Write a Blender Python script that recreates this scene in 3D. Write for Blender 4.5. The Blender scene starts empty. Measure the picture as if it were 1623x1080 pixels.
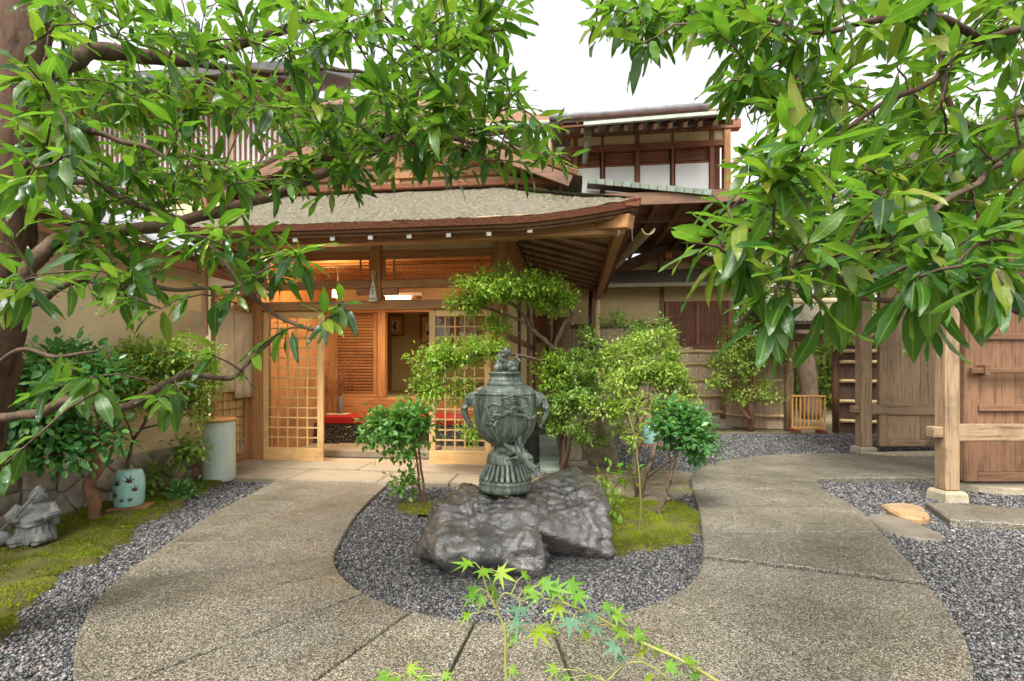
import bpy, bmesh, math, random
import numpy as np
from mathutils import Vector, Matrix, noise

# ------------------------------------------------------------------ camera, sky, sun, exposure
scene = bpy.context.scene
COL = scene.collection
R = random.Random(11)
NP = np.random.default_rng(5)
EYE = 1.2
FPX, CX, HY = 800.0, 811.5, 583.0          # focal length, centre and horizon as measured on the photograph

cam_data = bpy.data.cameras.new('camera')
cam = bpy.data.objects.new('camera', cam_data)
COL.objects.link(cam)
cam.location = (0, 0, EYE)
cam.rotation_euler = (math.radians(90), 0, 0)
cam_data.sensor_width = 36
cam_data.lens = FPX / 1623 * 36
cam_data.shift_y = (HY - 540) / 1623
cam_data.clip_start = 0.05
cam_data.clip_end = 500
scene.camera = cam

SUN_EL, SUN_AZ = math.radians(58), math.radians(205)
world = bpy.data.worlds.new('World')
scene.world = world
world.use_nodes = True
wn = world.node_tree
wn.nodes.clear()
w_out = wn.nodes.new('ShaderNodeOutputWorld')
w_bg = wn.nodes.new('ShaderNodeBackground')
w_sky = wn.nodes.new('ShaderNodeTexSky')
w_sky.sky_type = 'NISHITA'
w_sky.sun_disc = False
w_sky.sun_elevation = SUN_EL
w_sky.sun_rotation = SUN_AZ
w_sky.air_density = 1.0
w_sky.dust_density = 5.0
w_sky.ozone_density = 1.0
w_hsv = wn.nodes.new('ShaderNodeHueSaturation')     # an overcast sky is nearly colourless
w_hsv.inputs['Saturation'].default_value = 0.04
w_hsv.inputs['Value'].default_value = 1.2
wn.links.new(w_sky.outputs[0], w_hsv.inputs['Color'])
wn.links.new(w_hsv.outputs[0], w_bg.inputs['Color'])
w_bg.inputs['Strength'].default_value = 0.15
wn.links.new(w_bg.outputs[0], w_out.inputs[0])

sun_data = bpy.data.lights.new('sun', 'SUN')
sun_data.energy = 1.5
sun_data.angle = math.radians(16)
sun_data.color = (1.0, 0.93, 0.82)
sun = bpy.data.objects.new('sun', sun_data)
COL.objects.link(sun)
sun.rotation_euler = (math.radians(90) - SUN_EL, 0, math.pi - SUN_AZ)

scene.view_settings.view_transform = 'Standard'
scene.view_settings.look = 'None'
scene.view_settings.gamma = 1
scene.view_settings.use_curve_mapping = False
scene.view_settings.exposure = 1.2
scene.cycles.max_bounces = 8
scene.cycles.diffuse_bounces = 5
scene.cycles.transparent_max_bounces = 12
scene.cycles.use_denoising = True

# ------------------------------------------------------------------ helpers
V = Vector
UP = V((0, 0, 1))
ORG = {}

TH = math.radians(6.8)                    # the house stands turned by this against the view
BO = V((-3.25, 6.33, 0))                  # its front left corner
E1 = V((math.cos(TH), -math.sin(TH), 0))
E2 = V((math.sin(TH), math.cos(TH), 0))


def pix(px, py, d):
    return V(((px - CX) / FPX * d, d, EYE - (py - HY) / FPX * d))


def gnd(px, py, z=0.0):
    d = FPX * (EYE - z) / (py - HY)
    return V(((px - CX) / FPX * d, d, z))


def hw(u, v, z=0.0):                      # house coordinates to world
    return BO + E1 * u + E2 * v + UP * z


def hs(px, py, v):                        # sight line met with the house plane at depth v: (u, z)
    rx = (px - CX) / FPX
    t = (v + BO.dot(E2)) / (rx * E2.x + E2.y)
    p = V((rx * t, t, EYE - (py - HY) / FPX * t))
    return (p - BO).dot(E1), p.z


def hu(px, v):
    return hs(px, 583, v)[0]


def hz(py, v, px=640):
    return hs(px, py, v)[1]


def thing(name, label, cat, loc=(0, 0, 0), rot=0.0, group=None, kind=None, local=True):
    o = bpy.data.objects.new(name, None)
    o.empty_display_size = 0.1
    COL.objects.link(o)
    o.location = loc
    o.rotation_euler = (0, 0, rot)
    tag(o, label, cat, group, kind)
    ORG[o] = V((0, 0, 0)) if local else V(loc)
    return o


def house(name, label, cat, group=None):
    return thing(name, label, cat, BO, -TH, group)


def tag(o, label=None, cat=None, group=None, kind=None):
    if label: o['label'] = label
    if cat: o['category'] = cat
    if group: o['group'] = group
    if kind: o['kind'] = kind
    return o


def link_mesh(name, me, mat, parent=None, label=None, kind=None):
    o = bpy.data.objects.new(name, me)
    COL.objects.link(o)
    if mat is not None and len(me.materials) == 0:
        me.materials.append(mat)
    if parent is not None:
        o.parent = parent
        ORG[o] = ORG.get(parent, V((0, 0, 0)))
    tag(o, label, None, None, kind)
    return o


class MB:
    def __init__(self):
        self.v, self.f = [], []

    def add(self, vs, fs):
        n = len(self.v)
        self.v.extend(V(p) for p in vs)
        self.f.extend(tuple(i + n for i in f) for f in fs)
        return self

    def box(self, c, s, b=0.004, M=None):
        c = V(c)
        h = [x / 2 for x in s]
        b = min(b, min(h) * 0.45)
        vs, idx = [], {}
        for sx in (-1, 1):
            for sy in (-1, 1):
                for sz in (-1, 1):
                    for a in range(3):
                        p = [sx * (h[0] - b), sy * (h[1] - b), sz * (h[2] - b)]
                        p[a] = (sx, sy, sz)[a] * h[a]
                        idx[(sx, sy, sz, a)] = len(vs)
                        p = V(p)
                        vs.append(c + (M @ p if M is not None else p))
        fs = []
        for a in range(3):
            o1, o2 = [k for k in range(3) if k != a]
            for s_ in (-1, 1):
                q = []
                for (i, j) in ((-1, -1), (1, -1), (1, 1), (-1, 1)):
                    k = [0, 0, 0]
                    k[a], k[o1], k[o2] = s_, i, j
                    q.append(idx[(*k, a)])
                fs.append(tuple(q))
        for a in range(3):
            o1, o2 = [k for k in range(3) if k != a]
            for i in (-1, 1):
                for j in (-1, 1):
                    k0, k1 = [0, 0, 0], [0, 0, 0]
                    k0[a], k1[a] = -1, 1
                    k0[o1] = k1[o1] = i
                    k0[o2] = k1[o2] = j
                    fs.append((idx[(*k0, o1)], idx[(*k1, o1)], idx[(*k1, o2)], idx[(*k0, o2)]))
        for sx in (-1, 1):
            for sy in (-1, 1):
                for sz in (-1, 1):
                    fs.append(tuple(idx[(sx, sy, sz, a)] for a in range(3)))
        return self.add(vs, fs)

    def span(self, lo, hi, b=0.004):
        lo, hi = V(lo), V(hi)
        d = hi - lo
        return self.box((lo + hi) / 2, (abs(d.x), abs(d.y), abs(d.z)), b)

    def bar(self, p0, p1, w, h, b=0.004, up=UP):
        p0, p1 = V(p0), V(p1)
        x = (p1 - p0)
        L = x.length
        x = x.normalized()
        y = V(up).cross(x)
        if y.length < 1e-4:
            y = V((0, 1, 0)).cross(x)
        y.normalize()
        z = x.cross(y)
        M = Matrix((x, y, z)).transposed()
        return self.box((p0 + p1) / 2, (L, w, h), b, M)

    def tube(self, pts, radii, n=8, caps=True):
        pts = [V(p) for p in pts]
        if not hasattr(radii, '__len__'):
            radii = [radii] * len(pts)
        vs, fs = [], []
        ref = V((0.31, 0.2, 0.93))
        for i, p in enumerate(pts):
            a = pts[max(i - 1, 0)]
            c = pts[min(i + 1, len(pts) - 1)]
            t = (c - a)
            t = t.normalized() if t.length > 1e-9 else UP
            y = t.cross(ref)
            if y.length < 1e-3:
                y = t.cross(V((1, 0, 0)))
            y.normalize()
            z = t.cross(y)
            for k in range(n):
                an = 2 * math.pi * k / n
                vs.append(p + (y * math.cos(an) + z * math.sin(an)) * radii[i])
        for i in range(len(pts) - 1):
            for k in range(n):
                k2 = (k + 1) % n
                fs.append((i * n + k, i * n + k2, (i + 1) * n + k2, (i + 1) * n + k))
        if caps:
            fs.append(tuple(range(n - 1, -1, -1)))
            fs.append(tuple((len(pts) - 1) * n + k for k in range(n)))
        return self.add(vs, fs)

    def lathe(self, prof, n=32, c=(0, 0, 0), fl=None):
        c = V(c)
        vs, fs = [], []
        for r, z in prof:
            for k in range(n):
                a = 2 * math.pi * k / n
                rr = r * (fl(a, z) if fl else 1)
                vs.append(c + V((rr * math.cos(a), rr * math.sin(a), z)))
        for i in range(len(prof) - 1):
            for k in range(n):
                k2 = (k + 1) % n
                fs.append((i * n + k, i * n + k2, (i + 1) * n + k2, (i + 1) * n + k))
        fs.append(tuple(range(n - 1, -1, -1)))
        fs.append(tuple((len(prof) - 1) * n + k for k in range(n)))
        return self.add(vs, fs)

    def ball(self, c, r, n=12, M=None):
        if not hasattr(r, '__len__'):
            r = (r, r, r)
        c = V(c)
        vs, fs = [], []
        m = max(6, n // 2 + 1)
        for i in range(m + 1):
            th = math.pi * i / m
            if i in (0, m):
                p = V((0, 0, r[2] * math.cos(th)))
                vs.append(c + (M @ p if M is not None else p))
                continue
            for k in range(n):
                a = 2 * math.pi * k / n
                p = V((r[0] * math.sin(th) * math.cos(a), r[1] * math.sin(th) * math.sin(a), r[2] * math.cos(th)))
                vs.append(c + (M @ p if M is not None else p))
        last = len(vs) - 1
        for k in range(n):
            fs.append((0, 1 + k, 1 + (k + 1) % n))
            fs.append((last, 1 + (m - 2) * n + (k + 1) % n, 1 + (m - 2) * n + k))
        for i in range(m - 2):
            for k in range(n):
                a, b_ = 1 + i * n + k, 1 + i * n + (k + 1) % n
                fs.append((a, a + n, b_ + n, b_))
        return self.add(vs, fs)

    def slab(self, poly, z0, z1, b=0.006):
        """upright prism over a ground polygon with a softened upper edge"""
        poly = [V((p[0], p[1], 0)) for p in poly]
        n = len(poly)
        c = sum(poly, V()) / n
        ins = []
        for i in range(n):
            d = (c - poly[i])
            ins.append(poly[i] + d.normalized() * min(b, d.length * 0.4))
        vs = [p + UP * z0 for p in poly] + [p + UP * (z1 - b) for p in poly] + [p + UP * z1 for p in ins]
        fs = [tuple(range(n - 1, -1, -1)), tuple(2 * n + i for i in range(n))]
        for i in range(n):
            j = (i + 1) % n
            fs.append((i, j, n + j, n + i))
            fs.append((n + i, n + j, 2 * n + j, 2 * n + i))
        return self.add(vs, fs)

    def mesh(self, name, off=V((0, 0, 0)), smooth=False, fix=True):
        me = bpy.data.meshes.new(name)
        me.from_pydata([p - off for p in self.v], [], self.f)
        if fix:
            bm = bmesh.new()
            bm.from_mesh(me)
            bmesh.ops.recalc_face_normals(bm, faces=bm.faces)
            bm.to_mesh(me)
            bm.free()
        if smooth:
            me.polygons.foreach_set('use_smooth', [True] * len(me.polygons))
        return me

    def build(self, name, mat, parent=None, smooth=False, label=None, kind=None):
        off = ORG.get(parent, V((0, 0, 0)))
        return link_mesh(name, self.mesh(name, off, smooth), mat, parent, label, kind)


def np_mesh(name, verts, tris, tint=None, smooth=True, rib=None):
    me = bpy.data.meshes.new(name)
    nv, nf = len(verts), len(tris)
    k = tris.shape[1]
    me.vertices.add(nv)
    me.vertices.foreach_set('co', verts.astype(np.float32).ravel())
    me.loops.add(nf * k)
    me.loops.foreach_set('vertex_index', tris.astype(np.int32).ravel())
    me.polygons.add(nf)
    me.polygons.foreach_set('loop_start', np.arange(0, nf * k, k, dtype=np.int32))
    me.polygons.foreach_set('loop_total', np.full(nf, k, dtype=np.int32))
    if smooth:
        me.polygons.foreach_set('use_smooth', np.ones(nf, dtype=bool))
    me.update(calc_edges=True)
    if tint is not None:
        at = me.attributes.new('tint', 'FLOAT', 'POINT')
        at.data.foreach_set('value', tint.astype(np.float32))
    if rib is not None:
        at = me.attributes.new('rib', 'FLOAT', 'POINT')
        at.data.foreach_set('value', rib.astype(np.float32))
    return me


def blob(mb, name, mat, parent, voxel=0.01, smooth=4, label=None, disp=0.0, dscale=20.0):
    """one continuous surface grown over overlapping closed shapes"""
    off = ORG.get(parent, V((0, 0, 0)))
    me = mb.mesh('tmp', off)
    t = bpy.data.objects.new('tmp', me)
    COL.objects.link(t)
    m = t.modifiers.new('r', 'REMESH')
    m.mode = 'VOXEL'
    m.voxel_size = voxel
    if smooth:
        s = t.modifiers.new('s', 'SMOOTH')
        s.factor = 0.5
        s.iterations = smooth
    dg = bpy.context.evaluated_depsgraph_get()
    out = bpy.data.meshes.new_from_object(t.evaluated_get(dg))
    bpy.data.objects.remove(t)
    if disp:
        for vv in out.vertices:
            vv.co += vv.normal * disp * noise.noise(vv.co * dscale)
    out.name = name
    out.polygons.foreach_set('use_smooth', [True] * len(out.polygons))
    return link_mesh(name, out, mat, parent, label)


# ------------------------------------------------------------------ materials
def new_mat(name):
    m = bpy.data.materials.new(name)
    m.use_nodes = True
    nt = m.node_tree
    return m, nt, nt.nodes['Principled BSDF']


def ramp(nt, fac, cols, lo=0.0, hi=1.0, interp='LINEAR'):
    r = nt.nodes.new('ShaderNodeValToRGB')
    r.color_ramp.interpolation = interp
    e = r.color_ramp.elements
    n = len(cols)
    while len(e) < n:
        e.new(0.5)
    for i, c in enumerate(cols):
        e[i].position = lo + (hi - lo) * i / max(1, n - 1)
        e[i].color = (*c, 1)
    nt.links.new(fac, r.inputs[0])
    return r.outputs[0]


def coords(nt, scale=(1, 1, 1), kind='Object'):
    tc = nt.nodes.new('ShaderNodeTexCoord')
    mp = nt.nodes.new('ShaderNodeMapping')
    mp.inputs['Scale'].default_value = scale
    nt.links.new(tc.outputs[kind], mp.inputs[0])
    return mp.outputs[0]


def nz(nt, vec, scale, detail=5, rough=0.6, dist=0.0):
    n = nt.nodes.new('ShaderNodeTexNoise')
    n.inputs['Scale'].default_value = scale
    n.inputs['Detail'].default_value = detail
    n.inputs['Roughness'].default_value = rough
    n.inputs['Distortion'].default_value = dist
    nt.links.new(vec, n.inputs['Vector'])
    return n.outputs['Fac']


def vary(nt, col, amt):
    """piece-to-piece difference in tone"""
    oi = nt.nodes.new('ShaderNodeObjectInfo')
    mr = nt.nodes.new('ShaderNodeMapRange')
    mr.inputs['To Min'].default_value = 1 - amt
    mr.inputs['To Max'].default_value = 1 + amt
    nt.links.new(oi.outputs['Random'], mr.inputs['Value'])
    h = nt.nodes.new('ShaderNodeHueSaturation')
    nt.links.new(mr.outputs[0], h.inputs['Value'])
    nt.links.new(col, h.inputs['Color'])
    return h.outputs[0]


def mix(nt, fac, a, b, mode='MIX'):
    m = nt.nodes.new('ShaderNodeMix')
    m.data_type = 'RGBA'
    m.blend_type = mode
    for sock, val in ((m.inputs[0], fac), (m.inputs[6], a), (m.inputs[7], b)):
        if isinstance(val, (int, float)):
            sock.default_value = val
        elif isinstance(val, tuple):
            sock.default_value = (*val, 1)
        else:
            nt.links.new(val, sock)
    return m.outputs[2]


def bump(nt, bsdf, h, strength=0.3, dist=0.01):
    b = nt.nodes.new('ShaderNodeBump')
    b.inputs['Strength'].default_value = strength
    b.inputs['Distance'].default_value = dist
    nt.links.new(h, b.inputs['Height'])
    nt.links.new(b.outputs[0], bsdf.inputs['Normal'])


def surf(name, cols, scale=6.0, stretch=(1, 1, 1), rough=0.7, b=0.3, bd=0.005, detail=6, spec=0.4, lo=0.3, hi=0.7,
         var=0.12, metal=0.0, fine=None, patch=None, coat=0.0):
    m, nt, p = new_mat(name)
    vec = coords(nt, stretch)
    n = nz(nt, vec, scale, detail, 0.62, 0.3)
    c = ramp(nt, n, cols, lo, hi)
    if patch:
        pc, ps, pl, ph = patch
        f = ramp(nt, nz(nt, coords(nt), ps, 5, 0.65), [(0, 0, 0), (1, 1, 1)], pl, ph)
        c = mix(nt, f, c, pc)
    if fine:
        f2 = nz(nt, coords(nt), fine, 3, 0.7)
        c = mix(nt, 0.35, c, ramp(nt, f2, [(0.25, 0.25, 0.25), (1, 1, 1)], 0.3, 0.75), 'MULTIPLY')
    if var:
        c = vary(nt, c, var)
    nt.links.new(c, p.inputs['Base Color'])
    p.inputs['Roughness'].default_value = rough
    p.inputs['Specular IOR Level'].default_value = spec
    p.inputs['Metallic'].default_value = metal
    p.inputs['Coat Weight'].default_value = coat
    if b:
        bump(nt, p, n, b, bd)
    return m


def wood(name, a, bcol, axis='z', rough=0.6, var=0.14, sc=1.0):
    st = {'x': (1.2, 22, 22), 'y': (22, 1.2, 22), 'z': (22, 22, 1.2)}[axis]
    return surf(name, [a, bcol, tuple(x * 1.12 for x in bcol)], 2.2 * sc, st, rough, 0.25, 0.003, 6, 0.35, 0.28, 0.72, var,
                patch=(tuple(x * 0.6 for x in a), 1.7, 0.52, 0.8))


WD, WL = (0.18, 0.080, 0.030), (0.40, 0.195, 0.075)
wood_x, wood_y, wood_z = (wood('house_timber_' + a, WD, WL, a) for a in 'xyz')
pale_x, pale_z = wood('new_cypress_x', (0.46, 0.26, 0.10), (0.66, 0.42, 0.18), 'x', 0.5), wood('new_cypress_z', (0.46, 0.26, 0.10), (0.66, 0.42, 0.18), 'z', 0.5)
dark_x, dark_y, dark_z = (wood('dark_timber_' + a, (0.085, 0.042, 0.024), (0.20, 0.105, 0.055), a) for a in 'xyz')
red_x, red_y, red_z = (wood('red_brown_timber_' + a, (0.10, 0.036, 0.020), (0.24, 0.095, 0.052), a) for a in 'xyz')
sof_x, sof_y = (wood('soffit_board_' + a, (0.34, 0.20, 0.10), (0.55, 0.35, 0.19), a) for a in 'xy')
gate_x, gate_y, gate_z = (wood('weathered_timber_' + a, (0.10, 0.060, 0.032), (0.35, 0.235, 0.135), a, 0.75) for a in 'xyz')
orange_x, orange_z = wood('orange_timber_x', (0.34, 0.15, 0.04), (0.52, 0.26, 0.08), 'x'), wood('orange_timber_z', (0.34, 0.15, 0.04), (0.52, 0.26, 0.08), 'z')
plaster = surf('beige_plaster', [(0.56, 0.44, 0.25), (0.68, 0.56, 0.36)], 1.6, (1, 1, 1), 0.9, 0.3, 0.004, 8, 0.2, 0.3, 0.7, 0.03, patch=((0.42, 0.335, 0.19), 1.3, 0.5, 0.72))
ochre = surf('ochre_plaster', [(0.50, 0.37, 0.17), (0.62, 0.49, 0.26)], 2, (1, 1, 1), 0.9, 0.15, 0.003, 8, 0.2, 0.3, 0.7, 0.03)
white_paint = surf('white_paint', [(0.74, 0.72, 0.66), (0.85, 0.84, 0.8)], 9, (1, 1, 1), 0.6, 0.1, 0.002)
hose_and_cutout_dark = surf('hose_and_painted_shade', [(0.05, 0.028, 0.016), (0.09, 0.05, 0.03)], 5)  # dark brown for the hose and the painted shade in stool cutouts
stone_wall_m = surf('wall_stone', [(0.19, 0.15, 0.115), (0.37, 0.31, 0.245), (0.46, 0.39, 0.315)], 9, (1, 1, 1), 0.85, 0.6, 0.012, 8, 0.3, 0.3, 0.72, 0.2, fine=70)
mortar = surf('mortar', [(0.30, 0.28, 0.23), (0.45, 0.42, 0.36)], 14, (1, 1, 1), 0.9, 0.4, 0.006)
joint_m = surf('dark_joint', [(0.035, 0.033, 0.02), (0.08, 0.085, 0.035)], 8, rough=1.0)
granite = surf('tan_granite', [(0.36, 0.30, 0.20), (0.52, 0.45, 0.32)], 26, (1, 1, 1), 0.8, 0.3, 0.004, 8, 0.3, 0.3, 0.7, 0.08, fine=160, patch=((0.24, 0.22, 0.12), 3, 0.55, 0.8))
sill_stone = surf('sill_stone', [(0.27, 0.21, 0.14), (0.41, 0.33, 0.23)], 4, (1, 6, 1), 0.75, 0.3, 0.004, 8, 0.3, 0.3, 0.7, 0.06, fine=120)
earth_stone = surf('earthy_flat_stone', [(0.17, 0.14, 0.085), (0.30, 0.25, 0.16)], 6, rough=0.8, b=0.4, fine=60, patch=((0.11, 0.12, 0.04), 5, 0.5, 0.7))
slate = surf('greenish_slate', [(0.17, 0.22, 0.18), (0.30, 0.36, 0.30)], 6, (1, 1, 1), 0.7, 0.4, 0.006)
rust_stone = surf('rust_stone', [(0.30, 0.17, 0.075), (0.46, 0.29, 0.14)], 5, (1, 1, 1), 0.7, 0.4, 0.006, patch=((0.2, 0.17, 0.12), 8, 0.5, 0.7))
dark_stone = surf('dark_flat_stone', [(0.10, 0.085, 0.06), (0.20, 0.17, 0.13)], 5, (1, 1, 1), 0.7, 0.5, 0.008)
celadon = surf('celadon_glaze', [(0.30, 0.56, 0.50), (0.42, 0.66, 0.60)], 3, (1, 1, 1), 0.18, 0.05, 0.002, 4, 0.5, 0.3, 0.7, 0.04, coat=0.5)
celadon_grey = surf('grey_celadon_glaze', [(0.46, 0.53, 0.45), (0.60, 0.65, 0.57)], 4, (1, 1, 0.5), 0.22, 0.06, 0.002, 5, 0.5, 0.3, 0.7, 0.04, coat=0.4)
grey_clay = surf('grey_ceramic', [(0.085, 0.085, 0.08), (0.21, 0.21, 0.20)], 9, (1, 1, 1), 0.5, 0.3, 0.004, patch=((0.10, 0.11, 0.09), 7, 0.5, 0.75))
tile_m = surf('grey_roof_tile', [(0.15, 0.15, 0.16), (0.29, 0.29, 0.30)], 7, (1, 1, 1), 0.4, 0.2, 0.004, patch=((0.5, 0.5, 0.48), 3, 0.6, 0.75))
copper = surf('aged_copper', [(0.10, 0.135, 0.105), (0.20, 0.235, 0.185)], 5, (1, 1, 1), 0.6, 0.2, 0.003, patch=((0.25, 0.2, 0.14), 6, 0.5, 0.75))
pipe_m = surf('pale_green_pipe', [(0.27, 0.31, 0.24), (0.40, 0.43, 0.36)], 6, rough=0.5)
bamboo_y = surf('dry_bamboo', [(0.44, 0.30, 0.13), (0.62, 0.47, 0.25)], 3, (3, 3, 1), 0.45, 0.1, 0.002)
bamboo_g = surf('grey_bamboo', [(0.20, 0.16, 0.09), (0.34, 0.29, 0.17)], 4, (2, 1, 2), 0.6, 0.2, 0.003)
brush_m = surf('brushwood', [(0.30, 0.20, 0.14), (0.66, 0.50, 0.36), (0.74, 0.59, 0.45)], 60, (1, 1, 0.04), 0.85, 0.5, 0.006, 5, 0.2, 0.3, 0.7, 0.1)
brush_d = surf('dark_brushwood', [(0.06, 0.035, 0.025), (0.19, 0.11, 0.075)], 60, (1, 1, 0.04), 0.85, 0.5, 0.006)
red_felt = surf('red_felt', [(0.30, 0.010, 0.009), (0.40, 0.02, 0.014)], 40, rough=0.95, b=0.1)
black_m = surf('black_pebble_face', [(0.012, 0.012, 0.012), (0.03, 0.028, 0.025), (0.5, 0.47, 0.4)], 38, rough=0.5, lo=0.45, hi=0.66, b=0.5)
cloth_m = surf('linen_curtain', [(0.46, 0.37, 0.24), (0.60, 0.50, 0.35)], 120, (1, 1, 1), 0.95, 0.2, 0.002)
tatami = surf('tatami', [(0.40, 0.29, 0.12), (0.52, 0.40, 0.19)], 60, (1, 8, 1), 0.8)
paper = surf('paper', [(0.7, 0.66, 0.55), (0.8, 0.77, 0.68)], 8, rough=0.9, b=0)
ink = surf('ink', [(0.02, 0.02, 0.025), (0.05, 0.05, 0.05)], 8, rough=0.8, b=0)
straw = surf('straw', [(0.50, 0.36, 0.14), (0.65, 0.50, 0.24)], 50, (1, 1, 0.1), 0.8)
frost = surf('frosted_glass', [(0.68, 0.69, 0.67), (0.80, 0.80, 0.78)], 1.5, rough=0.25, b=0.02, spec=0.5)
bark_log = surf('bark_log', [(0.10, 0.05, 0.03), (0.27, 0.15, 0.09)], 9, (3, 3, 0.3), 0.9, 0.8, 0.015)
metal_d = surf('dark_wire', [(0.1, 0.1, 0.1), (0.25, 0.25, 0.25)], 9, rough=0.5)


def bark(name, a, b_, moss=None):
    return surf(name, [a, b_, tuple(x * 1.25 for x in b_)], 14, (1.6, 1.6, 0.45), 0.9, 0.9, 0.012, 9, 0.2, 0.28, 0.72, 0.08,
                patch=(moss, 4, 0.55, 0.72) if moss else None)


bark_big = bark('tree_bark', (0.016, 0.009, 0.006), (0.085, 0.048, 0.030), (0.15, 0.12, 0.075))
bark_twig = bark('twig_bark', (0.035, 0.022, 0.015), (0.10, 0.066, 0.044))
bark_red = bark('reddish_bark', (0.12, 0.055, 0.03), (0.26, 0.13, 0.08), (0.10, 0.12, 0.04))
bark_grey = bark('brown_stem', (0.04, 0.027, 0.018), (0.12, 0.083, 0.055))


def leaf_mat(name, cols, trans, rough=0.35, tw=0.4, spec=0.5):
    m, nt, p = new_mat(name)
    at = nt.nodes.new('ShaderNodeAttribute')
    at.attribute_name = 'tint'
    oi = nt.nodes.new('ShaderNodeObjectInfo')
    ad = nt.nodes.new('ShaderNodeMath')
    ad.operation = 'ADD'
    nt.links.new(at.outputs['Fac'], ad.inputs[0])
    nt.links.new(oi.outputs['Random'], ad.inputs[1])
    fr = nt.nodes.new('ShaderNodeMath')
    fr.operation = 'FRACT'
    nt.links.new(ad.outputs[0], fr.inputs[0])
    c = ramp(nt, fr.outputs[0], cols)
    n = nz(nt, coords(nt), 18, 4)
    c = mix(nt, 0.35, c, ramp(nt, n, [(0.55, 0.6, 0.5), (1.15, 1.1, 1.0)], 0.3, 0.7), 'MULTIPLY')
    rb = nt.nodes.new('ShaderNodeAttribute')
    rb.attribute_name = 'rib'
    rr = ramp(nt, rb.outputs['Fac'], [(0, 0, 0), (0, 0, 0), (1, 1, 1)], 0.0, 1.0)
    rr.node.color_ramp.elements[1].position = 0.86
    c = mix(nt, rr, c, mix(nt, 0.55, c, (0.30, 0.42, 0.12)))
    nt.links.new(c, p.inputs['Base Color'])
    p.inputs['Roughness'].default_value = rough
    p.inputs['Specular IOR Level'].default_value = spec
    bump(nt, p, n, 0.25, 0.006)
    t = nt.nodes.new('ShaderNodeBsdfTranslucent')
    tc = mix(nt, 0.55, c, trans)
    nt.links.new(tc, t.inputs['Color'])
    ms = nt.nodes.new('ShaderNodeMixShader')
    ms.inputs[0].default_value = tw
    nt.links.new(p.outputs[0], ms.inputs[1])
    nt.links.new(t.outputs[0], ms.inputs[2])
    out = nt.nodes['Material Output']
    nt.links.new(ms.outputs[0], out.inputs['Surface'])
    return m


leaf_big = leaf_mat('broad_leaf', [(0.009, 0.045, 0.010), (0.022, 0.082, 0.015), (0.048, 0.135, 0.018), (0.095, 0.195, 0.022), (0.016, 0.062, 0.013), (0.06, 0.155, 0.020), (0.14, 0.22, 0.02), (0.24, 0.26, 0.03)], (0.21, 0.45, 0.022), 0.24, 0.46)
leaf_cam = leaf_mat('camellia_leaf', [(0.045, 0.16, 0.045), (0.08, 0.24, 0.065), (0.13, 0.30, 0.06)], (0.2, 0.40, 0.05), 0.2, 0.34)
leaf_clip = leaf_mat('clipped_leaf', [(0.06, 0.20, 0.035), (0.11, 0.30, 0.05), (0.19, 0.37, 0.06)], (0.28, 0.50, 0.06), 0.25, 0.36)
leaf_azalea = leaf_mat('azalea_leaf', [(0.14, 0.26, 0.03), (0.25, 0.38, 0.045), (0.37, 0.45, 0.07)], (0.38, 0.52, 0.08), 0.4, 0.4)
leaf_bright = leaf_mat('bright_leaf', [(0.12, 0.25, 0.02), (0.22, 0.39, 0.03), (0.34, 0.47, 0.05)], (0.42, 0.6, 0.07), 0.4, 0.42)
leaf_mid = leaf_mat('mid_green_leaf', [(0.10, 0.21, 0.03), (0.18, 0.32, 0.05), (0.29, 0.40, 0.07)], (0.28, 0.45, 0.07), 0.4, 0.4)
leaf_far = leaf_mat('distant_leaf', [(0.10, 0.17, 0.025), (0.18, 0.25, 0.04), (0.27, 0.31, 0.05)], (0.4, 0.5, 0.06), 0.6, 0.4)
leaf_maple = leaf_mat('maple_leaf', [(0.09, 0.25, 0.015), (0.16, 0.34, 0.018), (0.27, 0.37, 0.015)], (0.34, 0.56, 0.02), 0.45, 0.45)
leaf_blue = leaf_mat('blue_maple_leaf', [(0.07, 0.17, 0.10), (0.16, 0.29, 0.20)], (0.2, 0.4, 0.15), 0.3, 0.3)
leaf_dry = leaf_mat('dried_flower', [(0.20, 0.09, 0.05), (0.33, 0.16, 0.09)], (0.3, 0.15, 0.08), 0.8, 0.2)
moss_m = leaf_mat('moss', [(0.085, 0.085, 0.012), (0.11, 0.155, 0.006), (0.20, 0.27, 0.008), (0.29, 0.36, 0.010), (0.15, 0.18, 0.01)], (0.33, 0.42, 0.01), 0.9, 0.3, 0.1)

# moss bed below the tufts
mm, nt, p = new_mat('moss_bed')
vec = coords(nt)
n1, n2 = nz(nt, vec, 5, 6), nz(nt, vec, 120, 4)
c = ramp(nt, n1, [(0.075, 0.055, 0.025), (0.10, 0.095, 0.014), (0.16, 0.175, 0.010)], 0.32, 0.68)
c = mix(nt, 0.5, c, ramp(nt, n2, [(0.35, 0.35, 0.35), (1.2, 1.2, 1.2)], 0.3, 0.7), 'MULTIPLY')
nt.links.new(c, p.inputs['Base Color'])
p.inputs['Roughness'].default_value = 1
bump(nt, p, n2, 0.8, 0.01)
moss_bed = mm

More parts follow.
